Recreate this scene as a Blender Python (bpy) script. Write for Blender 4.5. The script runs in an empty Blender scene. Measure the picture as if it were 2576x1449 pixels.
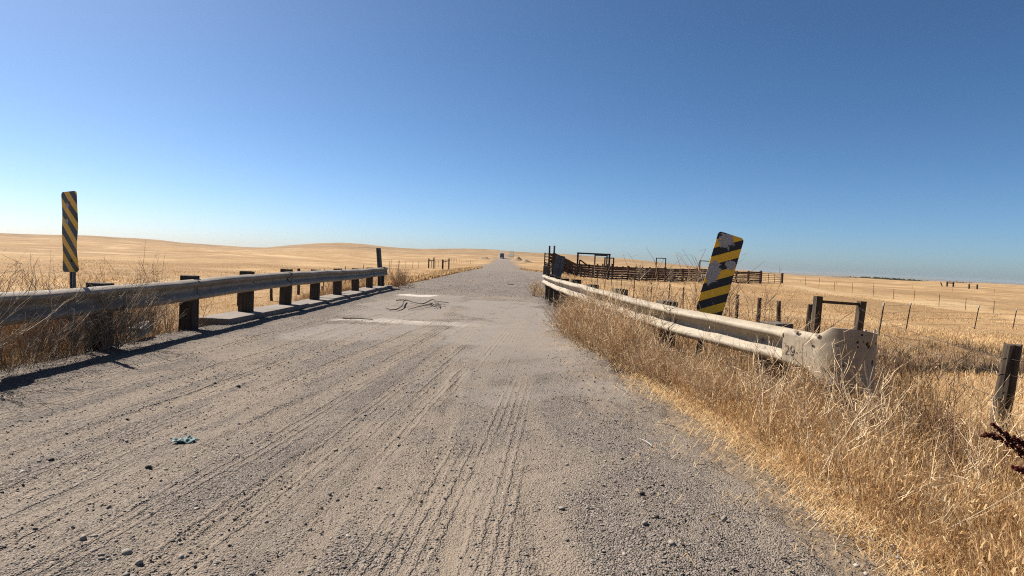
import bpy, bmesh, math, random
import numpy as np
from mathutils import Vector, Matrix

R = math.radians
rng = np.random.default_rng(7)
random.seed(7)
scene = bpy.context.scene
COL = scene.collection

# ------------------------------------------------------------------ camera
CAM_H = 1.22
cam_d = bpy.data.cameras.new('camera')
cam_d.sensor_width = 36.0
cam_d.lens = 36.0 * 1450 / 2576
cam_d.clip_start = 0.05
cam_d.clip_end = 60000
cam = bpy.data.objects.new('camera', cam_d)
COL.objects.link(cam)
yaw, pitch, roll = 0.010916, -0.045403, 0.042974
F_ = Vector((math.sin(yaw) * math.cos(pitch), math.cos(yaw) * math.cos(pitch), math.sin(pitch)))
R_ = Vector((math.cos(yaw), -math.sin(yaw), 0))
U_ = R_.cross(F_)
R2 = R_ * math.cos(roll) + U_ * math.sin(roll)
U2 = -R_ * math.sin(roll) + U_ * math.cos(roll)
M = Matrix((R2, U2, -F_)).transposed().to_4x4()
M.translation = Vector((0, 0, CAM_H))
cam.matrix_world = M
scene.camera = cam

# ------------------------------------------------------------------ sky, sun, exposure
SUN_EL = R(47.5)
SUN_AZ = math.atan2(-0.82, 0.572)            # measured from +Y towards +X: the sun stands to the left, a little ahead
world = bpy.data.worlds.new('World')
scene.world = world
world.use_nodes = True
wn = world.node_tree.nodes
sky = wn.new('ShaderNodeTexSky')
sky.sky_type = 'NISHITA'
sky.sun_disc = False
sky.sun_elevation = SUN_EL
sky.sun_rotation = SUN_AZ
sky.altitude = 100
sky.air_density = 0.64
sky.dust_density = 0.85
sky.ozone_density = 4.6
bg = wn['Background']
bg.inputs['Strength'].default_value = 0.05
sat = wn.new('ShaderNodeHueSaturation')             # the camera's own tone curve on the whole sky
sat.inputs['Hue'].default_value = 0.491
sat.inputs['Saturation'].default_value = 1.05
sat.inputs['Value'].default_value = 0.85
gam = wn.new('ShaderNodeGamma')
gam.inputs['Gamma'].default_value = 1.21
world.node_tree.links.new(sky.outputs[0], sat.inputs['Color'])
world.node_tree.links.new(sat.outputs[0], gam.inputs['Color'])
world.node_tree.links.new(gam.outputs[0], bg.inputs['Color'])

sun_d = bpy.data.lights.new('sun', 'SUN')
sun_d.energy = 5.0
sun_d.angle = R(0.53)
sun_d.color = (1.0, 0.945, 0.86)
sun = bpy.data.objects.new('sun', sun_d)
COL.objects.link(sun)
sdir = Vector((math.sin(SUN_AZ) * math.cos(SUN_EL), math.cos(SUN_AZ) * math.cos(SUN_EL), math.sin(SUN_EL)))
sun.rotation_euler = sdir.to_track_quat('Z', 'Y').to_euler()
sun.location = sdir * 50

scene.view_settings.view_transform = 'Standard'
scene.view_settings.look = 'None'
scene.view_settings.exposure = 1.04
scene.view_settings.gamma = 1.0
scene.cycles.use_denoising = False
scene.cycles.filter_width = 1.1
scene.cycles.sample_clamp_indirect = 3.0

# ------------------------------------------------------------------ helpers: objects
def tag(o, label=None, cat=None, group=None, kind=None):
    if label: o['label'] = label
    if cat: o['category'] = cat
    if group: o['group'] = group
    if kind: o['kind'] = kind
    return o

def empty(name, loc, rz=0.0, label=None, cat=None, group=None):
    o = bpy.data.objects.new(name, None)
    o.empty_display_size = 0.2
    COL.objects.link(o)
    o.location = loc
    o.rotation_euler = (0, 0, rz)
    return tag(o, label, cat, group)

def link_mesh(name, me, mat=None, parent=None, smooth=False):
    o = bpy.data.objects.new(name, me)
    COL.objects.link(o)
    if mat is not None and not me.materials:
        me.materials.append(mat)
    if parent is not None:
        o.parent = parent
    if smooth:
        me.polygons.foreach_set('use_smooth', np.ones(len(me.polygons), dtype=bool))
    return o

def copy_tree(o, parent=None):
    c = o.copy()
    COL.objects.link(c)
    c.parent = parent
    for ch in list(o.children):
        copy_tree(ch, c)
    return c

def big_mesh(name, V, F, C=None, extra=None):
    """vertices (n,3), faces (m,k), vertex colours (n,3)"""
    me = bpy.data.meshes.new(name)
    V = np.ascontiguousarray(V, dtype=np.float32)
    F = np.ascontiguousarray(F, dtype=np.int32)
    m, k = F.shape
    me.vertices.add(len(V))
    me.vertices.foreach_set('co', V.ravel())
    me.loops.add(m * k)
    me.loops.foreach_set('vertex_index', F.ravel())
    me.polygons.add(m)
    me.polygons.foreach_set('loop_start', np.arange(0, m * k, k, dtype=np.int32))
    me.polygons.foreach_set('loop_total', np.full(m, k, dtype=np.int32))
    for nm, arr in ((('Col', C),) if C is not None else ()) + tuple((extra or {}).items()):
        a = me.attributes.new(nm, 'FLOAT_COLOR', 'POINT')
        cc = np.ones((len(V), 4), dtype=np.float32)
        cc[:, :3] = arr
        a.data.foreach_set('color', cc.ravel())
    me.update(calc_edges=True)
    return me

class MB:
    """collects boxes, tubes and prisms, then links them as ONE mesh object"""
    def __init__(self):
        self.v, self.f = [], []
    def add(self, v, f):
        n = len(self.v)
        self.v += [tuple(p) for p in v]
        self.f += [tuple(i + n for i in q) for q in f]
        return self
    def box(self, c, s, rot=None, taper=1.0, jit=0.0):
        hx, hy, hz = s[0] / 2, s[1] / 2, s[2] / 2
        pts = []
        for z in (-1, 1):
            t = taper if z > 0 else 1.0
            for x, y in ((-1, -1), (1, -1), (1, 1), (-1, 1)):
                p = Vector((x * hx * t, y * hy * t, z * hz))
                if jit:
                    p += Vector((random.uniform(-jit, jit), random.uniform(-jit, jit), random.uniform(-jit, jit)))
                if rot is not None:
                    p = rot @ p
                pts.append(p + Vector(c))
        self.add(pts, [(3, 2, 1, 0), (4, 5, 6, 7), (0, 1, 5, 4), (1, 2, 6, 5), (2, 3, 7, 6), (3, 0, 4, 7)])
        return self
    def bar(self, a, b, w, h, up=(0, 0, 1), jit=0.0):
        a, b = Vector(a), Vector(b)
        d = (b - a)
        L = d.length
        d.normalize()
        u = Vector(up)
        if abs(d.dot(u)) > 0.98:
            u = Vector((1, 0, 0))
        s = d.cross(u).normalized()
        u = s.cross(d)
        rot = Matrix((s, d, u)).transposed()
        return self.box((a + b) / 2, (w, L, h), rot, jit=jit)
    def tube(self, pts, rad, n=6, cap=True):
        pts = [Vector(p) for p in pts]
        if not hasattr(rad, '__len__'):
            rad = [rad] * len(pts)
        base = len(self.v)
        prev = None
        for i, p in enumerate(pts):
            d = (pts[min(i + 1, len(pts) - 1)] - pts[max(i - 1, 0)])
            if d.length < 1e-9:
                d = Vector((0, 0, 1))
            d.normalize()
            u = Vector((0, 0, 1)) if abs(d.z) < 0.9 else Vector((1, 0, 0))
            if prev is not None:
                u = prev
            s = d.cross(u)
            if s.length < 1e-6:
                s = d.cross(Vector((0.3, 0.9, 0.1)))
            s.normalize()
            u = s.cross(d).normalized()
            prev = u
            for k in range(n):
                a = 2 * math.pi * k / n
                self.v.append(tuple(p + (s * math.cos(a) + u * math.sin(a)) * rad[i]))
        for i in range(len(pts) - 1):
            for k in range(n):
                a, b = base + i * n + k, base + i * n + (k + 1) % n
                self.f.append((a, b, b + n, a + n))
        if cap:
            self.f.append(tuple(base + k for k in reversed(range(n))))
            e = base + (len(pts) - 1) * n
            self.f.append(tuple(e + k for k in range(n)))
        return self
    def mesh(self, name):
        me = bpy.data.meshes.new(name)
        me.from_pydata(self.v, [], self.f)
        me.update()
        return me
    def build(self, name, mat, parent=None, smooth=False, bevel=0.0):
        o = link_mesh(name, self.mesh(name), mat, parent, smooth)
        if bevel:
            b = o.modifiers.new('bevel', 'BEVEL')
            b.width = bevel
            b.segments = 2
            b.limit_method = 'ANGLE'
        return o

# ------------------------------------------------------------------ helpers: materials
ALB = 0.53      # overall reflectance level of every surface
class NT:
    def __init__(self, name):
        self.m = bpy.data.materials.new(name)
        self.m.use_nodes = True
        self.t = self.m.node_tree
        self.t.nodes.clear()
        self.out = self.t.nodes.new('ShaderNodeOutputMaterial')
    def n(self, typ, ins=None, **props):
        nd = self.t.nodes.new('ShaderNode' + typ)
        for k, v in props.items():
            setattr(nd, k, v)
        for k, v in (ins or {}).items():
            self.put(nd.inputs[k], v)
        return nd
    def put(self, sock, v):
        if isinstance(v, bpy.types.NodeSocket):
            self.t.links.new(v, sock)
        elif isinstance(v, bpy.types.Node):
            self.t.links.new(v.outputs[0], sock)
        else:
            if hasattr(sock.default_value, '__len__') and hasattr(v, '__len__') and len(v) == 3 and len(sock.default_value) == 4:
                v = (*v, 1.0)
            sock.default_value = v
    def math(self, op, a, b=None, clamp=False):
        nd = self.n('Math', operation=op, use_clamp=clamp)
        self.put(nd.inputs[0], a)
        if b is not None:
            self.put(nd.inputs[1], b)
        return nd.outputs[0]
    def mix(self, fac, a, b, blend='MIX'):
        nd = self.n('Mix', data_type='RGBA', blend_type=blend)
        self.put(nd.inputs[0], fac)
        self.put(nd.inputs[6], a)
        self.put(nd.inputs[7], b)
        return nd.outputs[2]
    def ramp(self, fac, stops, interp='LINEAR'):
        nd = self.n('ValToRGB')
        nd.color_ramp.interpolation = interp
        el = nd.color_ramp.elements
        while len(el) < len(stops):
            el.new(0.5)
        for e, (p, c) in zip(el, stops):
            e.position = p
            e.color = (*c, 1) if hasattr(c, '__len__') else (c, c, c, 1)
        self.put(nd.inputs[0], fac)
        return nd.outputs[0]
    def noise(self, vec, scale, detail=4, rough=0.55, dist=0.0):
        return self.n('TexNoise', {'Vector': vec, 'Scale': scale, 'Detail': detail, 'Roughness': rough, 'Distortion': dist}).outputs[0]
    def coord(self, which='Object', scale=None):
        c = self.n('TexCoord').outputs[which]
        if scale is not None:
            mp = self.n('Mapping', {'Vector': c, 'Scale': scale})
            c = mp.outputs[0]
        return c
    def finish(self, color, rough=0.8, bump=None, strength=0.5, dist=0.01, metallic=0.0, spec=0.3):
        color = self.mix(1.0, color, (ALB, ALB, ALB), 'MULTIPLY')
        b = self.n('BsdfPrincipled', {'Base Color': color, 'Roughness': rough, 'Metallic': metallic, 'Specular IOR Level': spec})
        if bump is not None:
            bp = self.n('Bump', {'Height': bump, 'Strength': strength, 'Distance': dist})
            self.put(b.inputs['Normal'], bp.outputs[0])
        self.t.links.new(b.outputs[0], self.out.inputs['Surface'])
        return self.m

def m_blade(name, transl=0.3):
    t = NT(name)
    c = t.mix(1.0, t.n('Attribute', attribute_name='Col').outputs['Color'], (ALB * 1.3,) * 3, 'MULTIPLY')
    d = t.n('BsdfDiffuse', {'Color': c})
    tr = t.n('BsdfTranslucent', {'Color': c})
    mx = t.n('MixShader', {0: transl, 1: d.outputs[0], 2: tr.outputs[0]})
    t.t.links.new(mx.outputs[0], t.out.inputs['Surface'])
    return t.m

def m_stone():
    t = NT('stone')
    c = t.n('Attribute', attribute_name='Col').outputs['Color']
    v = t.coord()
    n = t.noise(v, 140, 3)
    col = t.mix(0.35, c, t.ramp(n, [(0.3, 0.35), (0.7, 1.0)]), 'MULTIPLY')
    return t.finish(col, 0.85, n, 0.4, 0.003)

def m_wood(name, dark, light, scale=1.0, along='Z', bump=0.6):
    t = NT(name)
    sc = {'Z': (28, 28, 1.6), 'Y': (28, 1.6, 28), 'X': (1.6, 28, 28)}[along]
    info = t.n('ObjectInfo')
    v = t.coord('Object', tuple(s * scale for s in sc))
    off = t.n('VectorMath', {0: v, 1: (0, 0, 0)}, operation='ADD')
    rnd = t.n('CombineXYZ', {0: t.math('MULTIPLY', info.outputs['Random'], 40.0), 2: t.math('MULTIPLY', info.outputs['Random'], 17.0)})
    t.put(off.inputs[1], rnd.outputs[0])
    grain = t.noise(off.outputs[0], 1.0, 5, 0.65, 0.6)
    blot = t.noise(t.coord(), 5.0, 3)
    col = t.ramp(grain, [(0.30, dark), (0.68, light)])
    col = t.mix(t.math('MULTIPLY', blot, 0.5), col, tuple(c * 0.55 for c in dark))
    crack = t.ramp(grain, [(0.33, 0.0), (0.45, 1.0)])
    return t.finish(col, 0.85, crack, bump, 0.006, spec=0.2)

def m_metal(name, base, stain, rust=None, rust_at=0.72, rough=0.55, metallic=0.1, scale=1.0, dirt=None):
    t = NT(name)
    v = t.coord()
    n1 = t.noise(v, 3.0 * scale, 6, 0.6, 0.3)
    n2 = t.noise(t.coord('Object', (9 * scale, 9 * scale, 1.5 * scale)), 2.0, 4, 0.6)
    n3 = t.noise(v, 38 * scale, 4, 0.7)
    col = t.mix(t.ramp(n1, [(0.35, 0.0), (0.68, 1.0)]), base, stain)
    col = t.mix(t.ramp(n2, [(0.5, 0.0), (0.75, 0.5)]), col, tuple(0.6 * c for c in stain))
    if rust is not None:
        col = t.mix(t.ramp(t.math('ADD', t.math('MULTIPLY', n3, 0.55), t.math('MULTIPLY', n1, 0.45)), [(rust_at - 0.12, 0.0), (rust_at, 1.0)]), col, rust)
    if dirt is not None:
        sp = t.noise(v, 90 * scale, 2, 0.6)
        col = t.mix(t.ramp(sp, [(0.64, 0.0), (0.72, 0.8)]), col, dirt)
    return t.finish(col, t.ramp(n3, [(0.3, rough - 0.1), (0.7, rough + 0.15)]), n3, 0.12, 0.004, metallic, 0.35)

MAT = {}
MAT['blade'] = m_blade('dry_grass_blade', 0.34)
MAT['stem'] = m_blade('dry_stem', 0.08)
MAT['stone'] = m_stone()
MAT['timber'] = m_wood('creosote_timber', (0.05, 0.035, 0.025), (0.20, 0.145, 0.10))
MAT['timber_x'] = m_wood('brown_rail_timber', (0.09, 0.052, 0.034), (0.33, 0.19, 0.12), 0.6, 'X', 0.4)
MAT['grey_wood'] = m_wood('weathered_grey_wood', (0.11, 0.082, 0.062), (0.36, 0.285, 0.22))
MAT['grey_wood_x'] = m_wood('weathered_grey_plank', (0.10, 0.08, 0.066), (0.34, 0.28, 0.23), 0.8, 'X')
MAT['rail'] = m_metal('dusty_galvanised_rail', (0.60, 0.49, 0.345), (0.45, 0.36, 0.25), (0.22, 0.14, 0.085), 0.69, 0.62, 0.0, 1.0, (0.26, 0.19, 0.14))
MAT['rail_shaded'] = m_metal('shaded_galvanised_rail', (0.50, 0.415, 0.325), (0.36, 0.29, 0.22), (0.18, 0.12, 0.08), 0.70, 0.6, 0.05, 1.0, (0.5, 0.47, 0.43))  # left rail: its shaded side is darkened into the base colour
MAT['terminal'] = m_metal('dusty_terminal_plate', (0.57, 0.46, 0.325), (0.47, 0.37, 0.26), (0.22, 0.13, 0.08), 0.74, 0.65, 0.0, 1.2, (0.24, 0.165, 0.115))
MAT['steel'] = m_metal('weathered_grey_steel', (0.27, 0.26, 0.25), (0.17, 0.165, 0.16), (0.12, 0.07, 0.045), 0.7, 0.55, 0.3)
MAT['dark_pipe'] = m_metal('dark_pipe', (0.035, 0.038, 0.036), (0.05, 0.042, 0.035), (0.09, 0.045, 0.025), 0.66, 0.6, 0.1)
MAT['rust_pipe'] = m_metal('rusty_pipe', (0.30, 0.115, 0.08), (0.2, 0.08, 0.055), (0.33, 0.15, 0.09), 0.6, 0.75, 0.0)
MAT['t_post'] = m_metal('rusty_t_post', (0.10, 0.058, 0.038), (0.06, 0.04, 0.03), (0.15, 0.075, 0.045), 0.6, 0.8, 0.0)
MAT['white_tip'] = m_metal('white_paint', (0.78, 0.76, 0.70), (0.62, 0.58, 0.5), None)
MAT['wire'] = m_metal('barbed_wire', (0.15, 0.12, 0.10), (0.10, 0.07, 0.055), None, rough=0.6, metallic=0.3)
MAT['bark'] = m_wood('dry_bark', (0.12, 0.09, 0.07), (0.36, 0.29, 0.23), 0.5, 'X')
MAT['hole'] = m_metal('dark_bullet_hole', (0.035, 0.021, 0.015), (0.075, 0.045, 0.03), None, rough=0.9)
MAT['paint_mark'] = m_metal('faded_stencil_paint', (0.09, 0.065, 0.05), (0.20, 0.15, 0.115), None, rough=0.8, scale=6)
MAT['truck'] = m_metal('dark_truck_body', (0.05, 0.05, 0.055), (0.08, 0.075, 0.07), None, rough=0.5)
MAT['truck_white'] = m_metal('pale_truck_panel', (0.65, 0.65, 0.63), (0.5, 0.48, 0.45), None, rough=0.5)
MAT['rubber'] = m_metal('tyre_rubber', (0.025, 0.025, 0.025), (0.04, 0.036, 0.033), None, rough=0.9)
MAT['red_lamp'] = m_metal('red_lamp_lens', (0.35, 0.02, 0.015), (0.25, 0.015, 0.01), None, rough=0.3)

def m_concrete(name, base, dark):
    t = NT(name)
    v = t.coord()
    n1 = t.noise(v, 2.2, 6, 0.6)
    n2 = t.noise(v, 45, 4, 0.7)
    col = t.mix(t.ramp(n1, [(0.3, 0.0), (0.7, 1.0)]), base, dark)
    col = t.mix(t.ramp(n2, [(0.35, 0.5), (0.55, 0.0)]), col, tuple(c * 0.5 for c in dark))
    return t.finish(col, 0.9, n2, 0.6, 0.006, spec=0.2)
MAT['concrete'] = m_concrete('old_concrete', (0.43, 0.36, 0.30), (0.31, 0.26, 0.215))
MAT['pale_concrete'] = m_concrete('pale_concrete', (0.62, 0.54, 0.46), (0.48, 0.40, 0.33))
MAT['earth'] = m_concrete('bare_earth', (0.58, 0.41, 0.25), (0.42, 0.29, 0.175))

def m_field():
    """dry pasture seen as ground: straw, bare soil, reddish patches"""
    t = NT('dry_pasture')
    v = t.coord()
    big = t.noise(v, 0.014, 8, 0.62, 0.6)
    mid = t.noise(v, 0.16, 5, 0.6, 0.3)
    fine = t.noise(v, 1.7, 6, 0.7)
    grit = t.noise(v, 24, 4, 0.75)
    col = t.ramp(big, [(0.36, (0.38, 0.22, 0.10)), (0.46, (0.57, 0.34, 0.15)), (0.54, (0.70, 0.43, 0.19)), (0.64, (0.84, 0.56, 0.285))])
    col = t.mix(t.ramp(mid, [(0.42, 0.0), (0.62, 0.9)]), col, (0.40, 0.235, 0.108))
    col = t.mix(t.ramp(fine, [(0.42, 0.0), (0.62, 0.55)]), col, (0.74, 0.53, 0.30))
    col = t.mix(t.ramp(fine, [(0.28, 0.65), (0.42, 0.0)]), col, (0.36, 0.215, 0.10))
    ptc = t.noise(v, 0.05, 7, 0.65, 0.5)
    col = t.mix(t.ramp(ptc, [(0.49, 0.0), (0.59, 0.7)]), col, (0.42, 0.25, 0.115))
    col = t.mix(t.ramp(ptc, [(0.36, 0.65), (0.45, 0.0)]), col, (0.88, 0.63, 0.35))
    a = t.n('Attribute', attribute_name='Col')
    sep = t.n('SeparateColor', {0: a.outputs['Color']})
    soil = t.mix(t.ramp(grit, [(0.3, 0.0), (0.7, 1.0)]), (0.25, 0.185, 0.13), (0.43, 0.335, 0.245))
    col = t.mix(sep.outputs[0], col, soil)                                    # shoulder soil beside the road
    col = t.mix(t.math('MULTIPLY', sep.outputs[2], t.ramp(big, [(0.42, 1.0), (0.62, 0.5)])), col, (0.40, 0.265, 0.145))   # browner tint on the hills
    fold_shade = t.noise(v, 0.022, 7, 0.62, 0.8)
    col = t.mix(t.math('MULTIPLY', sep.outputs[2], t.ramp(fold_shade, [(0.50, 0.0), (0.60, 0.75)])), col, (0.27, 0.175, 0.095))   # shading of hill folds painted in as darker noise bands
    col = t.mix(t.math('MULTIPLY', sep.outputs[1], t.ramp(mid, [(0.3, 0.5), (0.6, 1.0)])), col, (0.20, 0.13, 0.09))   # damp creek bed
    col = t.mix(t.ramp(grit, [(0.25, 0.35), (0.6, 0.0)]), col, (0.2, 0.125, 0.065))
    h = t.math('ADD', t.math('MULTIPLY', fine, 0.6), t.math('MULTIPLY', grit, 0.25))
    return t.finish(col, 0.95, h, 0.9, 0.12, spec=0.1)
MAT['field'] = m_field()

def m_road():
    """R of the mask = worn bare asphalt or concrete deck, G = tan dust, B = pale patch"""
    t = NT('gravel_road')
    v = t.coord()
    a = t.n('Attribute', attribute_name='Col')
    sep = t.n('SeparateColor', {0: a.outputs['Color']})
    vor = t.n('TexVoronoi', {'Vector': v, 'Scale': 74.0, 'Randomness': 1.0})
    vor2 = t.n('TexVoronoi', {'Vector': v, 'Scale': 130.0, 'Randomness': 1.0})
    n_big = t.noise(v, 0.55, 5, 0.6, 0.4)
    n_mid = t.noise(v, 5.0, 5, 0.65)
    n_fine = t.noise(v, 95.0, 4, 0.75)
    peb = t.n('SeparateColor', {0: vor.outputs['Color']})
    grav = t.ramp(peb.outputs[0], [(0.0, (0.10, 0.08, 0.065)), (0.28, (0.245, 0.202, 0.167)), (0.7, (0.40, 0.335, 0.28)), (1.0, (0.62, 0.53, 0.455))])
    peb2 = t.n('SeparateColor', {0: vor2.outputs['Color']})
    fines = t.ramp(peb2.outputs[0], [(0.0, (0.17, 0.138, 0.112)), (0.5, (0.345, 0.285, 0.235)), (1.0, (0.52, 0.435, 0.36))])
    gmask = t.ramp(t.math('ADD', t.math('MULTIPLY', n_mid, 0.6), t.math('MULTIPLY', n_big, 0.4)), [(0.40, 0.0), (0.60, 1.0)])
    col = t.mix(gmask, fines, grav)
    col = t.mix(t.ramp(n_big, [(0.36, 0.0), (0.66, 0.5)]), col, (0.37, 0.283, 0.212))
    dust = t.ramp(n_fine, [(0.3, (0.34, 0.262, 0.19)), (0.7, (0.45, 0.352, 0.26))])
    col = t.mix(sep.outputs[1], col, dust)
    asp = t.ramp(n_fine, [(0.32, (0.25, 0.21, 0.176)), (0.52, (0.37, 0.312, 0.262)), (0.75, (0.45, 0.382, 0.322))])
    asp = t.mix(t.ramp(n_mid, [(0.35, 0.4), (0.6, 0.0)]), asp, (0.25, 0.205, 0.17))
    col = t.mix(t.math('MULTIPLY', sep.outputs[0], 0.9), col, asp)
    dark_gravel = t.n('SeparateColor', {0: t.n('Attribute', attribute_name='DarkGravel').outputs['Color']})
    col = t.mix(t.math('MULTIPLY', dark_gravel.outputs[0], t.ramp(n_mid, [(0.3, 1.0), (0.7, 0.55)])), col, t.ramp(peb2.outputs[0], [(0.0, (0.10, 0.082, 0.07)), (0.6, (0.215, 0.178, 0.152)), (1.0, (0.36, 0.305, 0.26))]))   # darker chippings
    pale = t.ramp(n_mid, [(0.3, (0.60, 0.50, 0.41)), (0.7, (0.95, 0.86, 0.74))])
    col = t.mix(sep.outputs[2], col, pale)
    dome = t.ramp(vor.outputs['Distance'], [(0.0, 1.0), (0.75, 0.0)])
    dome2 = t.ramp(vor2.outputs['Distance'], [(0.0, 1.0), (0.75, 0.0)])
    rough_amt = t.math('SUBTRACT', 1.0, t.math('MAXIMUM', t.math('MULTIPLY', sep.outputs[0], 0.8), t.math('MULTIPLY', sep.outputs[1], 0.7)))
    h = t.math('MULTIPLY', t.math('ADD', t.math('MULTIPLY', t.math('MULTIPLY', dome, gmask), 0.9), t.math('MULTIPLY', dome2, 0.6)), rough_amt)
    h = t.math('ADD', h, t.math('MULTIPLY', n_fine, 0.25))
    xyz = t.n('SeparateXYZ', {0: v})
    u = t.math('SUBTRACT', xyz.outputs[0], t.math('MULTIPLY', xyz.outputs[1], 0.095))
    zig = t.math('ADD', t.math('MULTIPLY', t.math('SINE', t.math('MULTIPLY', xyz.outputs[1], 44.0)), 0.3), t.math('MULTIPLY', t.noise(v, 6.0, 3, 0.6), 2.6))
    lines = t.math('SINE', t.math('ADD', t.math('MULTIPLY', u, 105.0), zig))
    lane = t.n('CombineXYZ', {0: t.math('MULTIPLY', u, 3.4), 1: t.math('MULTIPLY', xyz.outputs[1], 0.16)})
    lane_m = t.ramp(t.noise(lane.outputs[0], 1.0, 3, 0.6), [(0.50, 0.0), (0.58, 1.0)])
    side = t.ramp(xyz.outputs[0], [(0.0, 1.0), (0.45, 0.0)])
    treads = t.math('MULTIPLY', t.math('MULTIPLY', t.ramp(lines, [(0.0, 0.0), (0.75, 1.0)]), t.math('MULTIPLY', lane_m, t.ramp(n_mid, [(0.32, 0.15), (0.52, 1.0)]))), t.math('MULTIPLY', side, rough_amt))
    h = t.math('ADD', h, t.math('MULTIPLY', treads, 0.95))
    col = t.mix(t.math('MULTIPLY', t.math('MULTIPLY', lane_m, side), 0.30), col, (0.40, 0.315, 0.24))
    return t.finish(col, 0.93, h, 1.0, 0.015, spec=0.15)
MAT['road'] = m_road()

def m_marker(name, slope, patches):
    """yellow and black object marker stripes in the plate's own x,z; patches = peeled spots (x, z, rx, rz)"""
    t = NT(name)
    v = t.coord()
    s = t.n('SeparateXYZ', {0: v})
    x, z = s.outputs[0], s.outputs[2]
    u = t.math('ADD', t.math('MULTIPLY', x, slope), z)
    w = t.math('FRACT', t.math('ADD', t.math('MULTIPLY', u, 1 / 0.205), 10.28))
    stripe = t.math('GREATER_THAN', w, 0.5)
    n = t.noise(v, 26, 5, 0.7)
    n2 = t.noise(v, 70, 4, 0.7)
    yel = t.mix(t.ramp(n, [(0.4, 0.0), (0.75, 0.8)]), (1.5, 0.84, 0.02), (1.2, 0.63, 0.04))
    blk = t.mix(t.ramp(n, [(0.5, 0.0), (0.8, 0.5)]), (0.012, 0.012, 0.014), (0.04, 0.036, 0.032))
    col = t.mix(stripe, yel, blk)
    bare = t.ramp(n2, [(0.3, (0.28, 0.26, 0.25)), (0.7, (0.85, 0.80, 0.77))])
    mask = None
    for px, pz, rx, rz in patches:
        d = t.math('SQRT', t.math('ADD', t.math('POWER', t.math('DIVIDE', t.math('SUBTRACT', x, px), rx), 2.0),
                                  t.math('POWER', t.math('DIVIDE', t.math('SUBTRACT', z, pz), rz), 2.0)))
        d = t.math('ADD', d, t.math('MULTIPLY', t.math('SUBTRACT', n, 0.5), 1.9))
        m = t.math('LESS_THAN', d, 1.0)
        mask = m if mask is None else t.math('MAXIMUM', mask, m)
    chips = t.math('GREATER_THAN', t.math('ADD', t.math('MULTIPLY', n2, 0.6), t.math('MULTIPLY', n, 0.4)), 0.665)
    mask = chips if mask is None else t.math('MAXIMUM', mask, chips)
    col = t.mix(mask, col, bare)
    return t.finish(col, 0.5, t.math('SUBTRACT', n2, mask), 0.25, 0.002, spec=0.4)
MAT['marker_left'] = m_marker('striped_marker_left', 1.0, [(-0.03, 0.30, 0.03, 0.03), (-0.06, 0.12, 0.03, 0.03)])
MAT['marker_right'] = m_marker('striped_marker_right', -0.62, [(-0.04, 0.375, 0.085, 0.085), (-0.09, 0.0, 0.085, 0.13), (0.085, 0.13, 0.06, 0.05)])

# ------------------------------------------------------------------ the lie of the land
def sstep(a, b, x):
    t = np.clip((x - a) / (b - a), 0, 1)
    return t * t * (3 - 2 * t)

def wob(x, y, s, seed=0):
    """smooth wandering noise, about -1..1, feature size about s metres"""
    x, y = np.asarray(x, float) / s, np.asarray(y, float) / s
    k = seed * 1.7
    return (np.sin(1.9 * x + 1.3 * y + k) + np.sin(-1.1 * x + 2.3 * y + 2.1 + k * 1.3) + np.sin(2.9 * x - 0.7 * y + 4.2 + k * 0.7)
            + 0.6 * np.sin(4.3 * x + 3.7 * y + 1.1 + k) + 0.6 * np.sin(-3.9 * x + 5.1 * y + 0.4 - k)) / 3.2

CTRL = np.array([(8, 15, -.85), (8, 30, -.85), (8, 45, -.75), (16, 24, -1.1), (20.4, 29, -1.4), (27, 33, -1.5), (33, 37, -1.7),
                 (49, 94, -.5), (48, 80, -1.1), (49, 72, -1.5), (53, 62, -2.1), (11.6, 66, -.32), (38.5, 80, -.12), (25, 73, -.25),
                 (8, 64, -.3), (4.6, 62, .05), (-14.8, 82, -.5), (-13.5, 103, -.5), (-12.7, 205, -.4), (-8, 10, -1.0), (-8, 30, -.9),
                 (-20, 30, -1.1), (-40, 60, -.7), (30, 10, -1.9), (80, 80, -2.4), (0, 150, .05), (100, 200, -2.2), (-100, 200, 0.6),
                 (-60, 20, -.7), (-10, -20, -.8), (12, -20, -.8), (-7, 4, -.55), (4.6, 5, -.35), (6, 3, -.45), (5, 0, -.4),
                 (40, 50, -2.0), (16, 55, -.7), (30, 62, -.9), (0, 300, .2), (-60, 120, -.3)], float)

SIL = np.array([(-2600, 9), (-1200, 15), (0, 18), (100, 18.5), (240, 20), (340, 19.5), (400, 17), (440, 13.5), (470, 11), (560, 8), (620, 7.5), (680, 9.5), (740, 18), (800, 26),
                (850, 30), (920, 30), (980, 26), (1060, 23), (1150, 27.5), (1240, 29.5), (1300, 28), (1380, 26), (1440, 24), (1550, 18),
                (1650, 13.5), (1770, 8), (1870, 3.5), (1960, -1), (2050, -3.5), (2300, -5), (2576, -5), (3200, -4), (6000, 3)], float)

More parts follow.
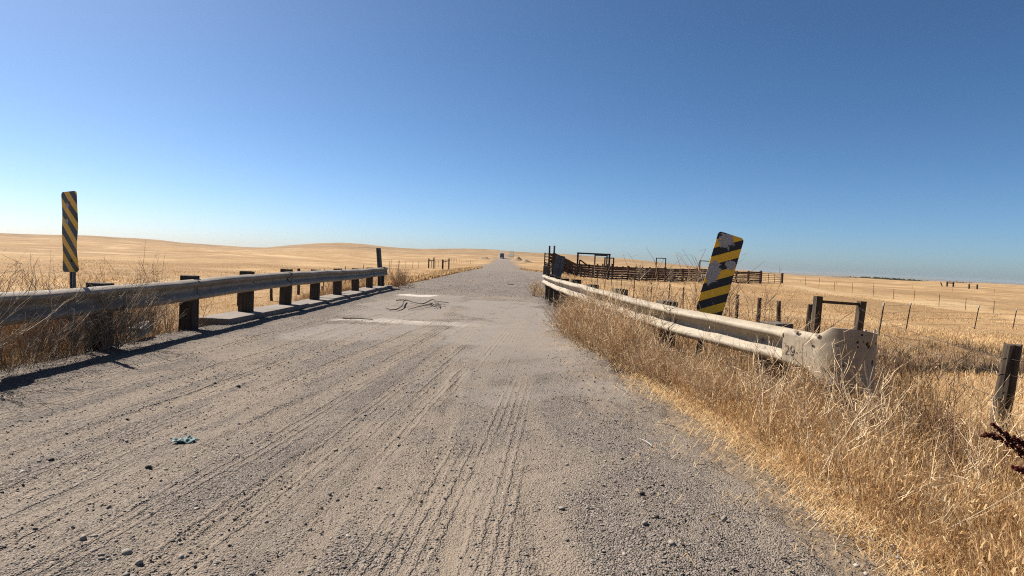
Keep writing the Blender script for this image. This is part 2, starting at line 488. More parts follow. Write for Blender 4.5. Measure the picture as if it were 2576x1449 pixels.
def far_height(x, y):
    """rolling hills on the skyline: slope above the horizon by bearing"""
    r = np.hypot(x, y)
    az = np.arctan2(x, y)
    pxs = 1275 + 1450 * np.tan(np.clip(az, -1.25, 1.25))
    e = np.interp(pxs, SIL[:, 0], SIL[:, 1])
    for d in (0.005, -0.005):
        e = e + np.interp(1275 + 1450 * np.tan(np.clip(az + d, -1.25, 1.25)), SIL[:, 0], SIL[:, 1])
    e = e / 3 * np.cos(az).clip(0.25, 1) / 1450
    back = sstep(1.3, 1.8, np.abs(az))
    e = e * (1 - back) + 0.006 * back
    D = 950 + 1500 * sstep(0.30, 0.42, az) * (1 - back)
    zt = CAM_H + D * e
    r0 = 170.0
    t = np.clip((r - r0) / (D - r0), 0, 1)
    s = np.where(zt > 0, t ** 1.45, t)
    drop = np.clip(r - D, 0, None) * 0.012
    return s, zt + np.maximum(-drop, -14) + (wob(x, y, 160, 3) * 1.6 + wob(x, y, 75, 8) * 1.1) * np.clip(r / 600, 0, 1) * np.clip((r - 60) / 300, 0, 1)

def field(x, y):
    x = np.asarray(x, float); y = np.asarray(y, float)
    num = np.zeros(x.shape); den = np.zeros(x.shape)
    for cx, cy, cz in CTRL:
        w = 1.0 / ((x - cx) ** 2 + (y - cy) ** 2 + 6.0) ** 1.6
        num += w * cz; den += w
    w0 = 1.0 / (120.0 ** 2 + 6) ** 1.6
    z = (num + w0 * -0.5) / (den + w0)
    # the creek that passes under the bridge
    gy = 14.5 + 0.18 * np.abs(x + 1.6) * np.where(x > -1.6, 1, 0.45) + 1.2 * np.sin(x * 0.13)
    g = np.exp(-((y - gy) / 3.5) ** 2) * np.exp(-(np.clip(np.abs(x + 1.6) - 25, 0, None) / 30) ** 2)
    z = z - 1.05 * g
    r = np.hypot(x, y)
    s, zf = far_height(x, y)
    z = z * (1 - s) + zf * s
    z = z + wob(x, y, 2.6, 1) * 0.05 * np.clip(r / 10, 0.3, 1) + wob(x, y, 14, 2) * 0.10 * np.clip((r - 10) / 40, 0, 1) \
          + wob(x, y, 48, 5) * 0.45 * np.clip((r - 90) / 120, 0, 1)
    return z, g

def road_left(y):
    return np.interp(y, [-60, 0, 20, 23, 26, 40, 90, 200, 380, 600, 1010], [-5.2, -5.05, -5.0, -4.9, -4.75, -4.6, -4.7, -5.0, -5.6, -9.5, -12])
def road_right(y):
    return np.interp(y, [-60, 0, 2.4, 4.1, 5.3, 10.5, 22, 30, 45, 60, 78, 95, 130, 200, 380, 600, 1010],
                     [1.9, 1.75, 1.72, 1.75, 1.66, 1.55, 1.6, 2.6, 4.2, 5.4, 6.2, 3.6, 2.3, 2.0, 1.2, -1.5, -4.2])
def road_z(y):
    y = np.asarray(y, float)
    zf, _ = field(np.full(y.shape, -1.6), y)
    k = sstep(45, 170, y)
    return (zf + 0.14) * k + 0.0 * (1 - k)

def ground(x, y, full=False):
    x = np.asarray(x, float); y = np.asarray(y, float)
    f, g = field(x, y)
    l, r = road_left(y), road_right(y)
    near = y < 12
    r2 = np.where(near, np.maximum(r, 2.45), r + 0.2)
    d = np.maximum(np.maximum(l - 0.25 - x, x - r2), 0)
    w = 1 - sstep(0.0, 4.2, d)
    span = sstep(8.6, 10.0, y) * (1 - sstep(19.3, 20.8, y))
    w = w * (1 - span)
    far_w = sstep(1000, 1040, y)
    w = w * (1 - far_w) * sstep(-400, -300, y)
    zr = road_z(y) - 0.05 - 0.03 * sstep(-0.3, 0.6, d)
    # under the carriageway the ground lies well below the sheet
    inside = (x > l + 0.5) & (x < r - 0.35)
    zr = zr - np.where(inside, 0.10, 0.0)
    z = f * (1 - w) + zr * w + wob(x, y, 0.55, 4) * 0.012
    if full:
        return z, w, g
    return z

def gz(x, y):
    return float(ground(np.array([x]), np.array([y]))[0])

# ground sheet: rings about the camera, from half a metre to the horizon
ang = np.concatenate([np.arange(-52, 52, 0.27), np.arange(52, 308, 1.6)]) * math.pi / 180
rad = 0.4 * 1.042 ** np.arange(0, 265)
rad = rad[rad < 17000]
A, RR = np.meshgrid(ang, rad)
X = (np.sin(A) * RR); Y = (np.cos(A) * RR)
Z, Wm, Gm = ground(X, Y, True)
nr, na = X.shape
V = np.stack([X, Y, Z], -1).reshape(-1, 3)
V = np.vstack([V, [[0, 0, gz(0, 0)]]])
idx = np.arange(nr * na).reshape(nr, na)
j2 = np.roll(idx, -1, 1)
quads = np.stack([idx[:-1], idx[1:], j2[1:], j2[:-1]], -1).reshape(-1, 4)
lx, rx = road_left(Y), road_right(Y)
dist = np.maximum(np.maximum(lx - X, X - rx), 0)
soil = (1 - sstep(0.1, 1.3 + 0.012 * np.abs(Y), dist + wob(X, Y, 0.5, 6) * 0.25)) * (np.hypot(X, Y) < 420)
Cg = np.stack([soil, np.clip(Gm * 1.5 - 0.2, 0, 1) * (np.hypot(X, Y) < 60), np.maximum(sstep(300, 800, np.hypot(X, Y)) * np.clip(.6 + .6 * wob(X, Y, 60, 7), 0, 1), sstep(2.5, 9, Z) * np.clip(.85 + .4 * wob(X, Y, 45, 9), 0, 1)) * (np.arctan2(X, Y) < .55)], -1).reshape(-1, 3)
Cg = np.vstack([Cg, [[1, 0, 0]]])
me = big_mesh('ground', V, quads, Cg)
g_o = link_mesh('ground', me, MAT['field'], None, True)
tag(g_o, 'dry golden pasture ground rolling to the hills', 'ground', kind='structure')

# ------------------------------------------------------------------ road
def seg_dist(x, y, pts):
    d = np.full(np.shape(x), 1e9)
    for (x0, y0), (x1, y1) in zip(pts[:-1], pts[1:]):
        L2 = (x1 - x0) ** 2 + (y1 - y0) ** 2
        t = np.clip(((x - x0) * (x1 - x0) + (y - y0) * (y1 - y0)) / L2, 0, 1)
        d = np.minimum(d, np.hypot(x - x0 - t * (x1 - x0), y - y0 - t * (y1 - y0)))
    return d

TRACKS = [  # wheel tracks: points, half width
    ([(-2.45, 1.2), (-2.2, 3.5), (-1.75, 7.0), (-1.2, 11)], 0.11),
    ([(-2.02, 1.2), (-1.72, 3.5), (-1.25, 7.0), (-0.8, 11)], 0.10),
    ([(-3.3, 1.2), (-3.05, 4.0), (-2.7, 8.0), (-2.4, 14)], 0.12),
    ([(-2.9, 1.2), (-2.62, 4.0), (-2.2, 8.0), (-1.9, 13)], 0.10),
    ([(-4.2, 2.4), (-3.75, 5.0), (-3.3, 9.0), (-3.0, 15)], 0.12),
    ([(-1.3, 1.2), (-1.08, 3.5), (-0.75, 8.0)], 0.10),
    ([(-0.85, 1.2), (-0.72, 3.5), (-0.55, 7.0)], 0.08),
    ([(-0.34, 2.8), (-0.40, 4.2), (-0.44, 7.0)], 0.06),
]
BARE = [([(-0.16, 1.5), (-0.165, 2.45), (-0.19, 3.1)], 0.055), ([(0.30, 1.5), (0.22, 2.6), (0.17, 3.25)], 0.075)]

def road_masks(x, y):
    """worn deck, dust, pale, gravel heap amount"""
    n1, n2, n3 = wob(x, y, 1.1, 11), wob(x, y, 0.45, 12), wob(x, y, 2.6, 13)
    jag = n1 * 0.35 + n2 * 0.2 + wob(x, y, 0.16, 14) * 0.1
    deck = 1 - sstep(0.0, 0.35, np.hypot(np.clip(np.abs(x + 0.05) - 0.75, 0, None), np.clip(np.abs(y - 13.0) - 4.4, 0, None) * 0.6) + jag * 0.9 - 0.1)
    deck2 = 1 - sstep(0.0, 0.4, np.hypot(np.clip(np.abs(x + 2.35) - 0.85, 0, None), np.clip(np.abs(y - 15.0) - 4.2, 0, None) * 0.6) + jag * 0.8)
    deck3 = 1 - sstep(0.0, 0.4, np.hypot(np.clip(np.abs(x + 2.2) - 0.8, 0, None), np.clip(np.abs(y - 9.2) - 0.9, 0, None)) + jag * 0.7)
    d4 = 1 - sstep(0.0, 0.5, np.hypot(np.clip(np.abs(x - 0.35) - 0.55, 0, None), np.clip(np.abs(y - 7.4) - 1.8, 0, None) * 0.6) + jag * 0.9)
    deck = np.clip(np.maximum.reduce([deck, deck2 * 0.9, deck3 * 0.9, d4 * 0.75]), 0, 1)
    far = sstep(19, 24, y + n3)
    deck = deck * (1 - far)
    dust = np.clip(0.55 * sstep(0.15, 0.9, wob(x, y, 1.9, 15) + 0.5 * n2), 0, 1) * (y < 40)
    bare = np.zeros_like(dust)
    for pts, w in BARE:
        d = seg_dist(x, y, pts) + n2 * 0.015
        bare = np.maximum(bare, .9 * (1 - sstep(w * 0.6, w * 1.5, d + wob(x, y, .12, 16) * .03)) * (.75 + .25 * n2))
    dust = np.maximum(dust, bare)
    dust = np.maximum(dust, 0.55 * sstep(0.9, 1.5, x + 0.2 * n1) * (y < 12))
    dust = np.maximum(dust, 0.30 * sstep(0.2, 0.8, n3 + n1 * 0.4) * sstep(20, 26, y))
    dust = np.maximum(dust, .5 * sstep(.05, .75, wob(x * 1.0, y * .07, .24, 17) + .5 * n2 + .3 * n1) * (1 - sstep(9, 13, y)))
    for pts, w in TRACKS:
        d = seg_dist(x, y, pts)
        dust = np.maximum(dust, (.42 + .25 * n1) * (1 - sstep(w * .75, w * 1.1, d + n2 * .03)) * (1 - sstep(8, 12, y)))
    # exposed concrete at the bridge joint and a bleached patch further on
    jy = 10.85 + 0.03 * (x + 2.7)
    pale = (1 - sstep(0.18, 0.42, np.abs(y - jy) + n2 * 0.14 + n1 * 0.10)) * sstep(-3.6, -2.9, x + n2 * .3) * (1 - sstep(-1.3, -0.3, x + n1 * 0.5)) * (0.35 + 0.45 * sstep(-.6, .5, n2 + .5 * n1))
    pale2 = 1 - sstep(0.75, 1.05, np.hypot((x + 2.85) / 0.66, (y - 18.7) / 0.62) + n2 * 0.28)
    pale = np.maximum(pale * .9, pale2 * 1.0)
    return deck, dust, pale, bare

def crack_depth(x, y):
    d = np.zeros_like(x)
    n = wob(x, y, 0.5, 21) * 0.05
    for y0, xa, xb, w in ((10.5, -3.2, 1.3, .03), (11.25, -3.7, 0.2, .03), (9.05, -3.2, -1.2, .022), (8.4, -3.0, -1.0, .018), (17.0, -2.9, -0.6, .05)):
        d = np.maximum(d, (1 - sstep(0, w, np.abs(y - y0 - 0.03 * x + n))) * sstep(xa - .1, xa + .1, x) * (1 - sstep(xb - .1, xb + .1, x)))
    return d

def road_relief(x, y):
    deck, dust, pale, bare = road_masks(x, y)
    z = wob(x, y, 0.9, 31) * 0.010 + wob(x, y, 0.22, 32) * 0.004 * (1 - deck)
    z = z + (wob(x, y, 0.07, 33) * 0.0035 + wob(x, y, 0.045, 34) * 0.0025) * (1 - deck * 0.8) * (1 - dust * 0.6) * (y < 12)
    for pts, w in TRACKS:
        d = seg_dist(x, y, pts)
        m = 1 - sstep(w, w * 1.3, d)
        tread = 0.5 + 0.5 * np.sin((d / w) * 13.0 + 0.8 * np.sin(y * 60))
        z = z + m * (-0.009 + 0.009 * tread) + 0.008 * (1 - sstep(0.0, 0.07, np.abs(d - w * 1.3))) * (.4 + .6 * sstep(-.5, .5, wob(x, y, .5, 38)))
    for pts, w in BARE:
        d = seg_dist(x, y, pts)
        z = z - 0.008 * (1 - sstep(w, w * 1.2, d)) + 0.004 * (1 - sstep(0, .012, np.abs(d - w * .45)))
    z = z - 0.02 * crack_depth(x, y)
    z = z + 0.018 * sstep(0.2, 0.9, wob(x, y * 0.35, 1.0, 35)) * (y < 9) * (1 - deck)
    # gravel thrown up beside the kerbs on the bridge
    z = z + 0.02 * sstep(-3.6, -4.1, x) * (y > 5) * (y < 23) * (0.7 + 0.3 * wob(x, y, .6, 36))
    z = z + 0.05 * sstep(0.75, 1.35, x) * (y > 7) * (y < 20) * (0.7 + 0.3 * wob(x, y, .6, 37))
    return z

ys = np.concatenate([np.arange(-12, 1.4, 0.4), np.arange(1.4, 7, 0.024), np.arange(7, 13, 0.045), np.arange(13, 24, 0.10),
                     24 * 1.012 ** np.arange(0, 320)])
ys = ys[ys < 1012]
us = np.linspace(0, 1, 231)
YY, UU = np.meshgrid(ys, us, indexing='ij')
LL, RG = road_left(YY), road_right(YY)
edge_n = wob(YY * 0, YY, 0.8, 41) * 0.10 + wob(YY * 0, YY, 0.23, 42) * 0.05
XX = LL + (RG - LL) * UU
XX = XX + edge_n * sstep(0.8, 1.0, UU) - edge_n * sstep(0.2, 0.0, UU)
ZZ = road_z(YY) + road_relief(XX, YY)
eu = np.minimum(UU, 1 - UU) * (RG - LL)
ZZ = ZZ - 0.16 * (1 - sstep(0.0, 0.45, eu)) ** 2 - 0.02 * (1 - sstep(0.0, 1.2, eu))
deck, dust, pale, bare = road_masks(XX, YY)
n0, n1_ = YY.shape
idx = np.arange(n0 * n1_).reshape(n0, n1_)
quads = np.stack([idx[:-1, :-1], idx[:-1, 1:], idx[1:, 1:], idx[1:, :-1]], -1).reshape(-1, 4)
nA, nB = wob(XX, YY, 1.1, 11), wob(XX, YY, 2.6, 13)
dark_gravel = .75 * sstep(19, 24, YY + nB) * (.75 + .35 * nA) * (1 - sstep(250, 420, YY))
dark_gravel = np.maximum(dark_gravel, .6 * sstep(-3.5, -4.1, XX + .15 * nA) * (YY > 3.5) * (YY < 23))  # darker gravel band along the left kerb
dark_gravel = np.maximum(dark_gravel, .55 * sstep(.75, 1.25, XX + .15 * nA) * sstep(6, 8, YY) * (YY < 20))
dark_gravel = np.maximum(dark_gravel, .6 * sstep(.1, .8, wob(XX, YY * .1, .55, 18) + .3 * nA) * (1 - deck) * (1 - dust) * (YY < 15))
dark_gravel = np.clip(dark_gravel, 0, 1) * (1 - pale)
me = big_mesh('road', np.stack([XX, YY, ZZ], -1).reshape(-1, 3), quads, np.stack([deck, dust, pale], -1).reshape(-1, 3), {'DarkGravel': np.repeat(dark_gravel.reshape(-1, 1), 3, 1)})
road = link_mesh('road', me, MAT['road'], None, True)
tag(road, 'grey brown gravel road with worn asphalt running to the hill', 'road', kind='structure')

def rz_at(x, y):
    x = np.asarray(x, float); y = np.asarray(y, float)
    return road_z(y) + road_relief(x, y)

# second track climbing the far hill beside the road
yt = np.linspace(520, 1000, 60)
xt = np.interp(yt, [520, 700, 1000], [3.0, 5.5, 8.0])
tv = []
for yy, xx in zip(yt, xt):
    for o in (-2.6, 2.6):
        tv.append((xx + o, yy, gz(xx + o, yy) + 0.25))
tq = [(2 * i, 2 * i + 1, 2 * i + 3, 2 * i + 2) for i in range(len(yt) - 1)]
me = bpy.data.meshes.new('dirt_track'); me.from_pydata(tv, [], tq); me.update()
t_ = NT('track_soil')
MAT['track'] = t_.finish(t_.ramp(t_.noise(t_.coord(), 0.06, 4), [(0.3, (0.19, 0.16, 0.12)), (0.7, (0.27, 0.23, 0.165))]), 0.95)
tag(link_mesh('dirt_track', me, MAT['track']), 'dark narrow track climbing the far hill right of the road', 'track', kind='structure')

# ------------------------------------------------------------------ bridge: deck, kerbs, abutments
bridge = empty('bridge', (0, 0, 0), 0, 'low concrete road bridge with kerb blocks under the left guardrail', 'bridge')
MB().box((-1.65, 14.6, -0.34), (6.7, 12.6, 0.42)).build('deck', MAT['concrete'], bridge, bevel=0.02)
for yy in (8.5, 20.7):
    MB().box((-1.65, yy, -1.45), (6.6, 0.5, 1.8)).build('abutment', MAT['concrete'], bridge)
yk = 9.3
while yk < 22.4:
    L = random.choice((1.86, 1.9, 1.93))
    dz = random.uniform(-0.018, 0.022)
    rot = Matrix.Rotation(random.uniform(-0.012, 0.012), 3, 'Z') @ Matrix.Rotation(random.uniform(-0.006, 0.006), 3, 'X')
    MB().box((-4.70 + random.uniform(-0.015, 0.015), yk + L / 2, -0.02 + dz), (0.56, L - 0.035, 0.20), rot, jit=0.012).build('kerb_block', MAT['concrete'], bridge, bevel=0.018)
    yk += L
yk = 9.0
while yk < 21:
    MB().box((1.66, yk + 0.95, -0.12), (0.30, 1.86, 0.18), jit=0.012).build('kerb_block', MAT['concrete'], bridge, bevel=0.018)
    yk += 1.9

# ------------------------------------------------------------------ guardrails
W_PROF = [(0.006, 0.156), (0.016, 0.155), (0.074, 0.128), (0.088, 0.114), (0.091, 0.100), (0.088, 0.086), (0.078, 0.074), (0.014, 0.030), (0.003, 0.017),
          (0.0, 0.0), (0.003, -0.017), (0.014, -0.030), (0.078, -0.074), (0.088, -0.086), (0.091, -0.100), (0.088, -0.114), (0.074, -0.128), (0.016, -0.155), (0.006, -0.156)]

def catmull(pts, n=24):
    P = [np.array(p, float) for p in pts]
    P = [2 * P[0] - P[1]] + P + [2 * P[-1] - P[-2]]
    out = []
    for i in range(1, len(P) - 2):
        for k in range(n):
            t = k / n
            out.append(0.5 * (2 * P[i] + (P[i + 1] - P[i - 1]) * t + (2 * P[i - 1] - 5 * P[i] + 4 * P[i + 1] - P[i + 2]) * t * t
                              + (3 * P[i] - P[i - 1] - 3 * P[i + 1] + P[i + 2]) * t ** 3))
    out.append(P[-2])
    return np.array(out)

class Path:
    def __init__(self, pts, side):
        self.p = catmull(pts)                        # x, y, z of the beam's centre line
        seg = np.linalg.norm(np.diff(self.p[:, :2], axis=0), axis=1)
        self.s = np.concatenate([[0], np.cumsum(seg)])
        self.L = self.s[-1]
        self.side = side
    def at(self, s):
        q = np.array([np.interp(s, self.s, self.p[:, k]) for k in range(3)])
        a = np.array([np.interp(s - 0.05, self.s, self.p[:, k]) for k in range(2)])
        b = np.array([np.interp(s + 0.05, self.s, self.p[:, k]) for k in range(2)])
        d = (b - a) / np.linalg.norm(b - a)
        n = np.array([d[1], -d[0]]) * self.side      # towards the traffic
        return q, d, n
    def s_of_y(self, y):
        o = np.argsort(self.p[:, 1])
        return float(np.interp(y, self.p[o, 1], self.s[o]))

def sweep_panel(path, s0, s1, lift, seed, step=0.10):
    ss = np.linspace(s0, s1, max(3, int((s1 - s0) / step)))
    n = len(W_PROF)
    mb = MB()
    rows = []
    for s in ss:
        q, d, nn = path.at(s)
        dent = 0.013 * wob(s, seed * 3.0, 0.7, seed) + 0.004 * wob(s, seed, 0.2, seed + 3)
        dz = 0.008 * wob(s, seed * 2.0, 1.2, seed + 9)
        row = []
        for th in (0.0, -0.006):
            for k, (o, z) in enumerate(W_PROF):
                loc = 0.006 * wob(s + 5, z * 6, 0.25, seed + 5)
                oo = o + th + lift + dent + loc
                row.append((q[0] + nn[0] * oo, q[1] + nn[1] * oo, q[2] + z + dz))
        rows.append(row)
    V = [p for r in rows for p in r]
    m = 2 * n
    F = []
    for i in range(len(ss) - 1):
        a, b = i * m, (i + 1) * m
        for k in range(n - 1):
            F.append((a + k, a + k + 1, b + k + 1, b + k))
            F.append((a + n + k + 1, a + n + k, b + n + k, b + n + k + 1))
        F.append((a, b, b + n, a + n))
        F.append((a + n - 1, a + 2 * n - 1, b + 2 * n - 1, b + n - 1))
    for e in (0, (len(ss) - 1) * m):
        for k in range(n - 1):
            F.append((e + k, e + n + k, e + n + k + 1, e + k + 1))
    mb.add(V, F)
    return mb

bolt_me = None
def bolt_mesh():
    global bolt_me
    if bolt_me is None:
        b = MB()
        for k in range(8):
            a = 2 * math.pi * k / 8
            b.v.append((0.016 * math.cos(a), 0, 0.016 * math.sin(a)))
        for k in range(8):
            a = 2 * math.pi * k / 8
            b.v.append((0.011 * math.cos(a), -0.009, 0.011 * math.sin(a)))
        b.f = [tuple(range(8)), tuple(reversed(range(8, 16)))] + [(k, k + 8, (k + 1) % 8 + 8, (k + 1) % 8) for k in range(8)]
        bolt_me = b.mesh('bolt')
        bolt_me.materials.append(MAT['steel'])
    return bolt_me

def add_bolt(parent, path, s, z, off):
    q, d, n = path.at(s)
    o = bpy.data.objects.new('bolt', bolt_mesh())
    COL.objects.link(o)
    o.parent = parent
    o.location = (q[0] + n[0] * off, q[1] + n[1] * off, q[2] + z)
    o.rotation_euler = (0, 0, math.atan2(n[1], n[0]) + math.pi / 2)

def rail_post(parent, x, y, top, base, rz, lean=(0, 0), w=0.2, mat='timber', block=None):
    h = top - base
    mb = MB().box((0, 0, h / 2), (w, w, h), jit=0.006)
    o = mb.build('post', MAT[mat], parent, bevel=0.008)
    o.location = (x, y, base)
    o.rotation_euler = (lean[0], lean[1], rz)
    return o

# left guardrail, traffic on its right
left_path = Path([(-4.66, 2.2, 0.585), (-4.655, 5.4, 0.585), (-4.65, 6.8, 0.578), (-4.645, 8.66, 0.600), (-4.64, 10.5, 0.640), (-4.64, 12.4, 0.650),
                  (-4.64, 15, 0.642), (-4.63, 18.2, 0.630), (-4.64, 21.0, 0.640), (-4.66, 22.2, 0.645)], +1)
gl = empty('guardrail', (0, 0, 0), 0, 'grey guardrail on dark timber posts along the left side of the road', 'guardrail', 'roadside guardrails')
joints = [2.2, 4.9, 8.66, 12.43, 16.2, 20.0, 22.2]
for k in range(len(joints) - 1):
    s0 = left_path.s_of_y(joints[k]); s1 = left_path.s_of_y(joints[k + 1])
    sweep_panel(left_path, max(0, s0 - 0.16), min(left_path.L, s1 + 0.0), 0.008 if k % 2 else 0.0, 11 + k).build('beam', MAT['rail_shaded'], gl, smooth=True)
    for dz in (0.125, 0.065, -0.065, -0.125):
        for ds in (-0.05, -0.13):
            if k in (1, 2, 3, 4):
                add_bolt(gl, left_path, s0 + ds, dz, 0.062 if abs(dz) < 0.1 else 0.068)
for k in range(-2, 9):
    yy = 6.8 + 1.905 * k
    if yy > 22.2: break
    q, d, n = left_path.at(left_path.s_of_y(yy))
    top = q[2] + 0.156 + (random.choice((0.045, 0.035, 0.05)) if yy < 14 else random.choice((0.015, 0.025)))
    base = 0.06 if 9.3 < yy else gz(-4.76, yy) - 0.3
    rail_post(gl, q[0] - 0.118, yy, top, base - 0.02, random.uniform(-0.05, 0.05), (random.uniform(-0.02, 0.02), random.uniform(-0.015, 0.015)))
    add_bolt(gl, left_path, left_path.s_of_y(yy), 0.0, 0.012)
# curled far end
cv = MB()
prof = np.linspace(-0.16, 0.16, 9)
rows = []
for a in np.linspace(0, math.pi * 0.95, 18):
    x = -4.60 - 0.14 + 0.14 * math.cos(a); y = 22.18 + 0.30 * math.sin(a) + 0.04
    rows.append([(x + 0.004 * math.cos(a) * t, y + 0.004 * math.sin(a) * t, 0.645 + z) for t in (0, 1) for z in prof])
Vv = [p for r in rows for p in r]; Ff = []
for i in range(len(rows) - 1):
    for k in range(8):
        a, b = i * 18 + k, (i + 1) * 18 + k
        Ff += [(a, a + 1, b + 1, b), (a + 10, a + 9, b + 9, b + 10)]
cv.add(Vv, Ff).build('end_terminal', MAT['rail_shaded'], gl, smooth=True)

# right guardrail, flaring away from the road towards the camera
right_path = Path([(1.395, 21.2, 0.635), (1.385, 18, 0.645), (1.40, 14.5, 0.662), (1.515, 11.4, 0.672), (1.66, 9.2, 0.655), (1.94, 6.9, 0.626),
                   (2.20, 5.9, 0.608), (2.50, 4.97, 0.594)], +1)
gr = empty('guardrail', (0, 0, 0), 0, 'pale dusty guardrail flaring outward along the right verge with bullet-marked end plate', 'guardrail', 'roadside guardrails')
s_end = right_path.L
j = [0.0, s_end - 13.3, s_end - 9.5, s_end - 5.7, s_end - 1.9, s_end]
for k in range(len(j) - 1):
    sweep_panel(right_path, j[k], min(s_end, j[k + 1] + (0.16 if k < 4 else 0.05)), 0.008 if k % 2 else 0.0, 31 + k).build('beam', MAT['rail'], gr, smooth=True)
for s in j[2:5]:
    for dz in (0.125, 0.065, -0.065, -0.125):
        for ds in (0.04, 0.12):
            add_bolt(gr, right_path, s + ds, dz, 0.064 if abs(dz) < 0.1 else 0.070)
for k in range(0, 9):
    yy = 5.28 + 1.905 * k
    q, d, n = right_path.at(right_path.s_of_y(yy))
    x, y = q[0] - n[0] * 0.118, q[1] - n[1] * 0.118
    top = q[2] + 0.156 + (random.choice((0.05, 0.03, 0.06)) if yy > 6 else 0.012)
    base = -0.06 if 8.6 < yy < 20.8 else gz(x, y) - 0.3
    rail_post(gr, x, y, top, base, math.atan2(n[1], n[0]), (random.uniform(-0.02, 0.02), random.uniform(-0.02, 0.02)), 0.2,
              'grey_wood' if yy < 8 else 'timber')
    add_bolt(gr, right_path, right_path.s_of_y(yy), 0.0, 0.012)
# hexagonal bolt head standing proud in the near valley
add_bolt(gr, right_path, right_path.s_of_y(6.75), -0.004, 0.02)

# end plate of the right guardrail: flat lap, shoulder, then a curl away from the road
P0 = np.array([2.50, 4.97]); D0 = np.array([0.294, -0.956]); L1, RAD = 0.40, 0.17
def plate_pos(t):
    if t < L1:
        q = P0 + D0 * t; h = D0
    else:
        a = (t - L1) / RAD
        pe = P0 + D0 * L1
        c = pe + np.array([-D0[1], D0[0]]) * RAD
        th = math.atan2(pe[1] - c[1], pe[0] - c[0]) + a
        q = c + RAD * np.array([math.cos(th), math.sin(th)])
        h = np.array([-math.sin(th), math.cos(th)])
    o = np.array([h[1], -h[0]])
    off = 0.088 if t < L1 else 0.088 - 0.04 * min((t - L1) / 0.2, 1)
    return q + o * off, o
def plate_top(t):
    return float(np.interp(t, [0, 0.34, 0.40, 0.455, 0.55, 0.66, 0.76, 0.95], [0.752, 0.742, 0.765, 0.815, 0.812, 0.795, 0.775, 0.77]))
def plate_bot(t):
    return float(np.interp(t, [0, 0.25, 0.42, 0.56, 0.95], [0.432, 0.415, 0.345, 0.305, 0.31]))
HOLES = [(0.324, 0.64, 0.020, 0.010), (0.222, 0.60, 0.005, 0.005), (0.132, 0.50, 0.005, 0.005), (0.486, 0.67, 0.006, 0.004), (0.522, 0.70, 0.008, 0.007),
         (0.588, 0.71, 0.007, 0.012), (0.592, 0.675, 0.006, 0.008), (0.612, 0.77, 0.009, 0.008), (0.625, 0.715, 0.006, 0.006), (0.652, 0.70, 0.012, 0.015), (0.668, 0.675, 0.011, 0.014),
         (0.744, 0.70, 0.010, 0.009), (0.556, 0.53, 0.006, 0.009), (0.522, 0.52, 0.006, 0.007), (0.486, 0.56, 0.005, 0.006), (0.714, 0.55, 0.009, 0.022), (0.40, 0.58, 0.004, 0.004)]
DENTS = [(t, z, max(a, b) * 2.6) for t, z, a, b in HOLES] + [(0.47, 0.45, .05), (0.62, 0.45, .05)]
def plate_dent(t, z):
    d = 0.003 * wob(t, z, 0.2, 51) + 0.0012 * wob(t, z, 0.06, 52)
    for a, b, r in DENTS:
        d = d - 0.13 * r * math.exp(-((t - a) ** 2 + (z - b) ** 2) / (r * r * 0.5))
    return d
ts = np.linspace(0.0, 0.93, 150)
zs = np.linspace(0, 1, 60)
rows = []
for t in ts:
    q, o = plate_pos(t)
    zt, zb = plate_top(t), plate_bot(t)
    row = []
    for th in (0.0, -0.006):
        for v in zs:
            z = zb + (zt - zb) * v
            edge = max(0.0, 1 - min(v, 1 - v) * (zt - zb) / 0.055)
            dent = -0.035 * edge ** 2 * (1 - sstep(0.3, 0.5, t)) + plate_dent(t, z)
            row.append((q[0] + o[0] * (th + dent), q[1] + o[1] * (th + dent), z))
    rows.append(row)
n = len(zs); m = 2 * n
Vv = [p for r in rows for p in r]; Ff = []
for i in range(len(ts) - 1):
    a, b = i * m, (i + 1) * m
    for k in range(n - 1):
        Ff += [(a + k, b + k, b + k + 1, a + k + 1), (a + n + k, a + n + k + 1, b + n + k + 1, b + n + k)]
    Ff += [(a, a + n, b + n, b), (a + n - 1, b + n - 1, b + 2 * n - 1, a + 2 * n - 1)]
for e in (0, (len(ts) - 1) * m):
    for k in range(n - 1):
        Ff.append((e + k, e + k + 1, e + n + k + 1, e + n + k))
plate = MB().add(Vv, Ff).build('end_plate', MAT['terminal'], gr, smooth=True)
tag(plate, 'dusty curled end plate peppered with bullet holes')

def on_plate(t, z, lift):
    q, o = plate_pos(t)
    off = plate_dent(t, z) + lift
    return Vector((q[0] + o[0] * off, q[1] + o[1] * off, z)), o
def spot(t, z, rt, rz_, name='bullet_hole', mat='hole', lift=0.0018, n=11, rim=True):
    mb = MB()
    ring = []
    for k in range(n):
        a = 2 * math.pi * k / n
        rr = 1 + random.uniform(-0.25, 0.25)
        p, _ = on_plate(t + rt * rr * math.cos(a), z + rz_ * rr * math.sin(a), lift)
        ring.append(p)
    c, o = on_plate(t, z, lift - 0.0005)
    mb.add([c] + ring, [(0, k + 1, (k + 1) % n + 1) for k in range(n)])
    if rim:
        out_r = []
        for k in range(n):
            a = 2 * math.pi * k / n
            p, _ = on_plate(t + rt * 1.45 * math.cos(a), z + rz_ * 1.45 * math.sin(a), 0.0008)
            out_r.append(p)
        b = len(mb.v)
        mb.v += [tuple(p) for p in out_r]
        for k in range(n):
            mb.f.append((k + 1, b + k, b + (k + 1) % n, (k + 1) % n + 1))
    return mb.build(name, MAT[mat], plate)
for t, z, rt, rz_ in HOLES:
    spot(t, z, rt, rz_, rim=False, n=9)
for t, z in ((0.15, 0.738), (0.375, 0.735)):
    b = spot(t, z, 0.020, 0.010, 'bolt', 'terminal', 0.012)

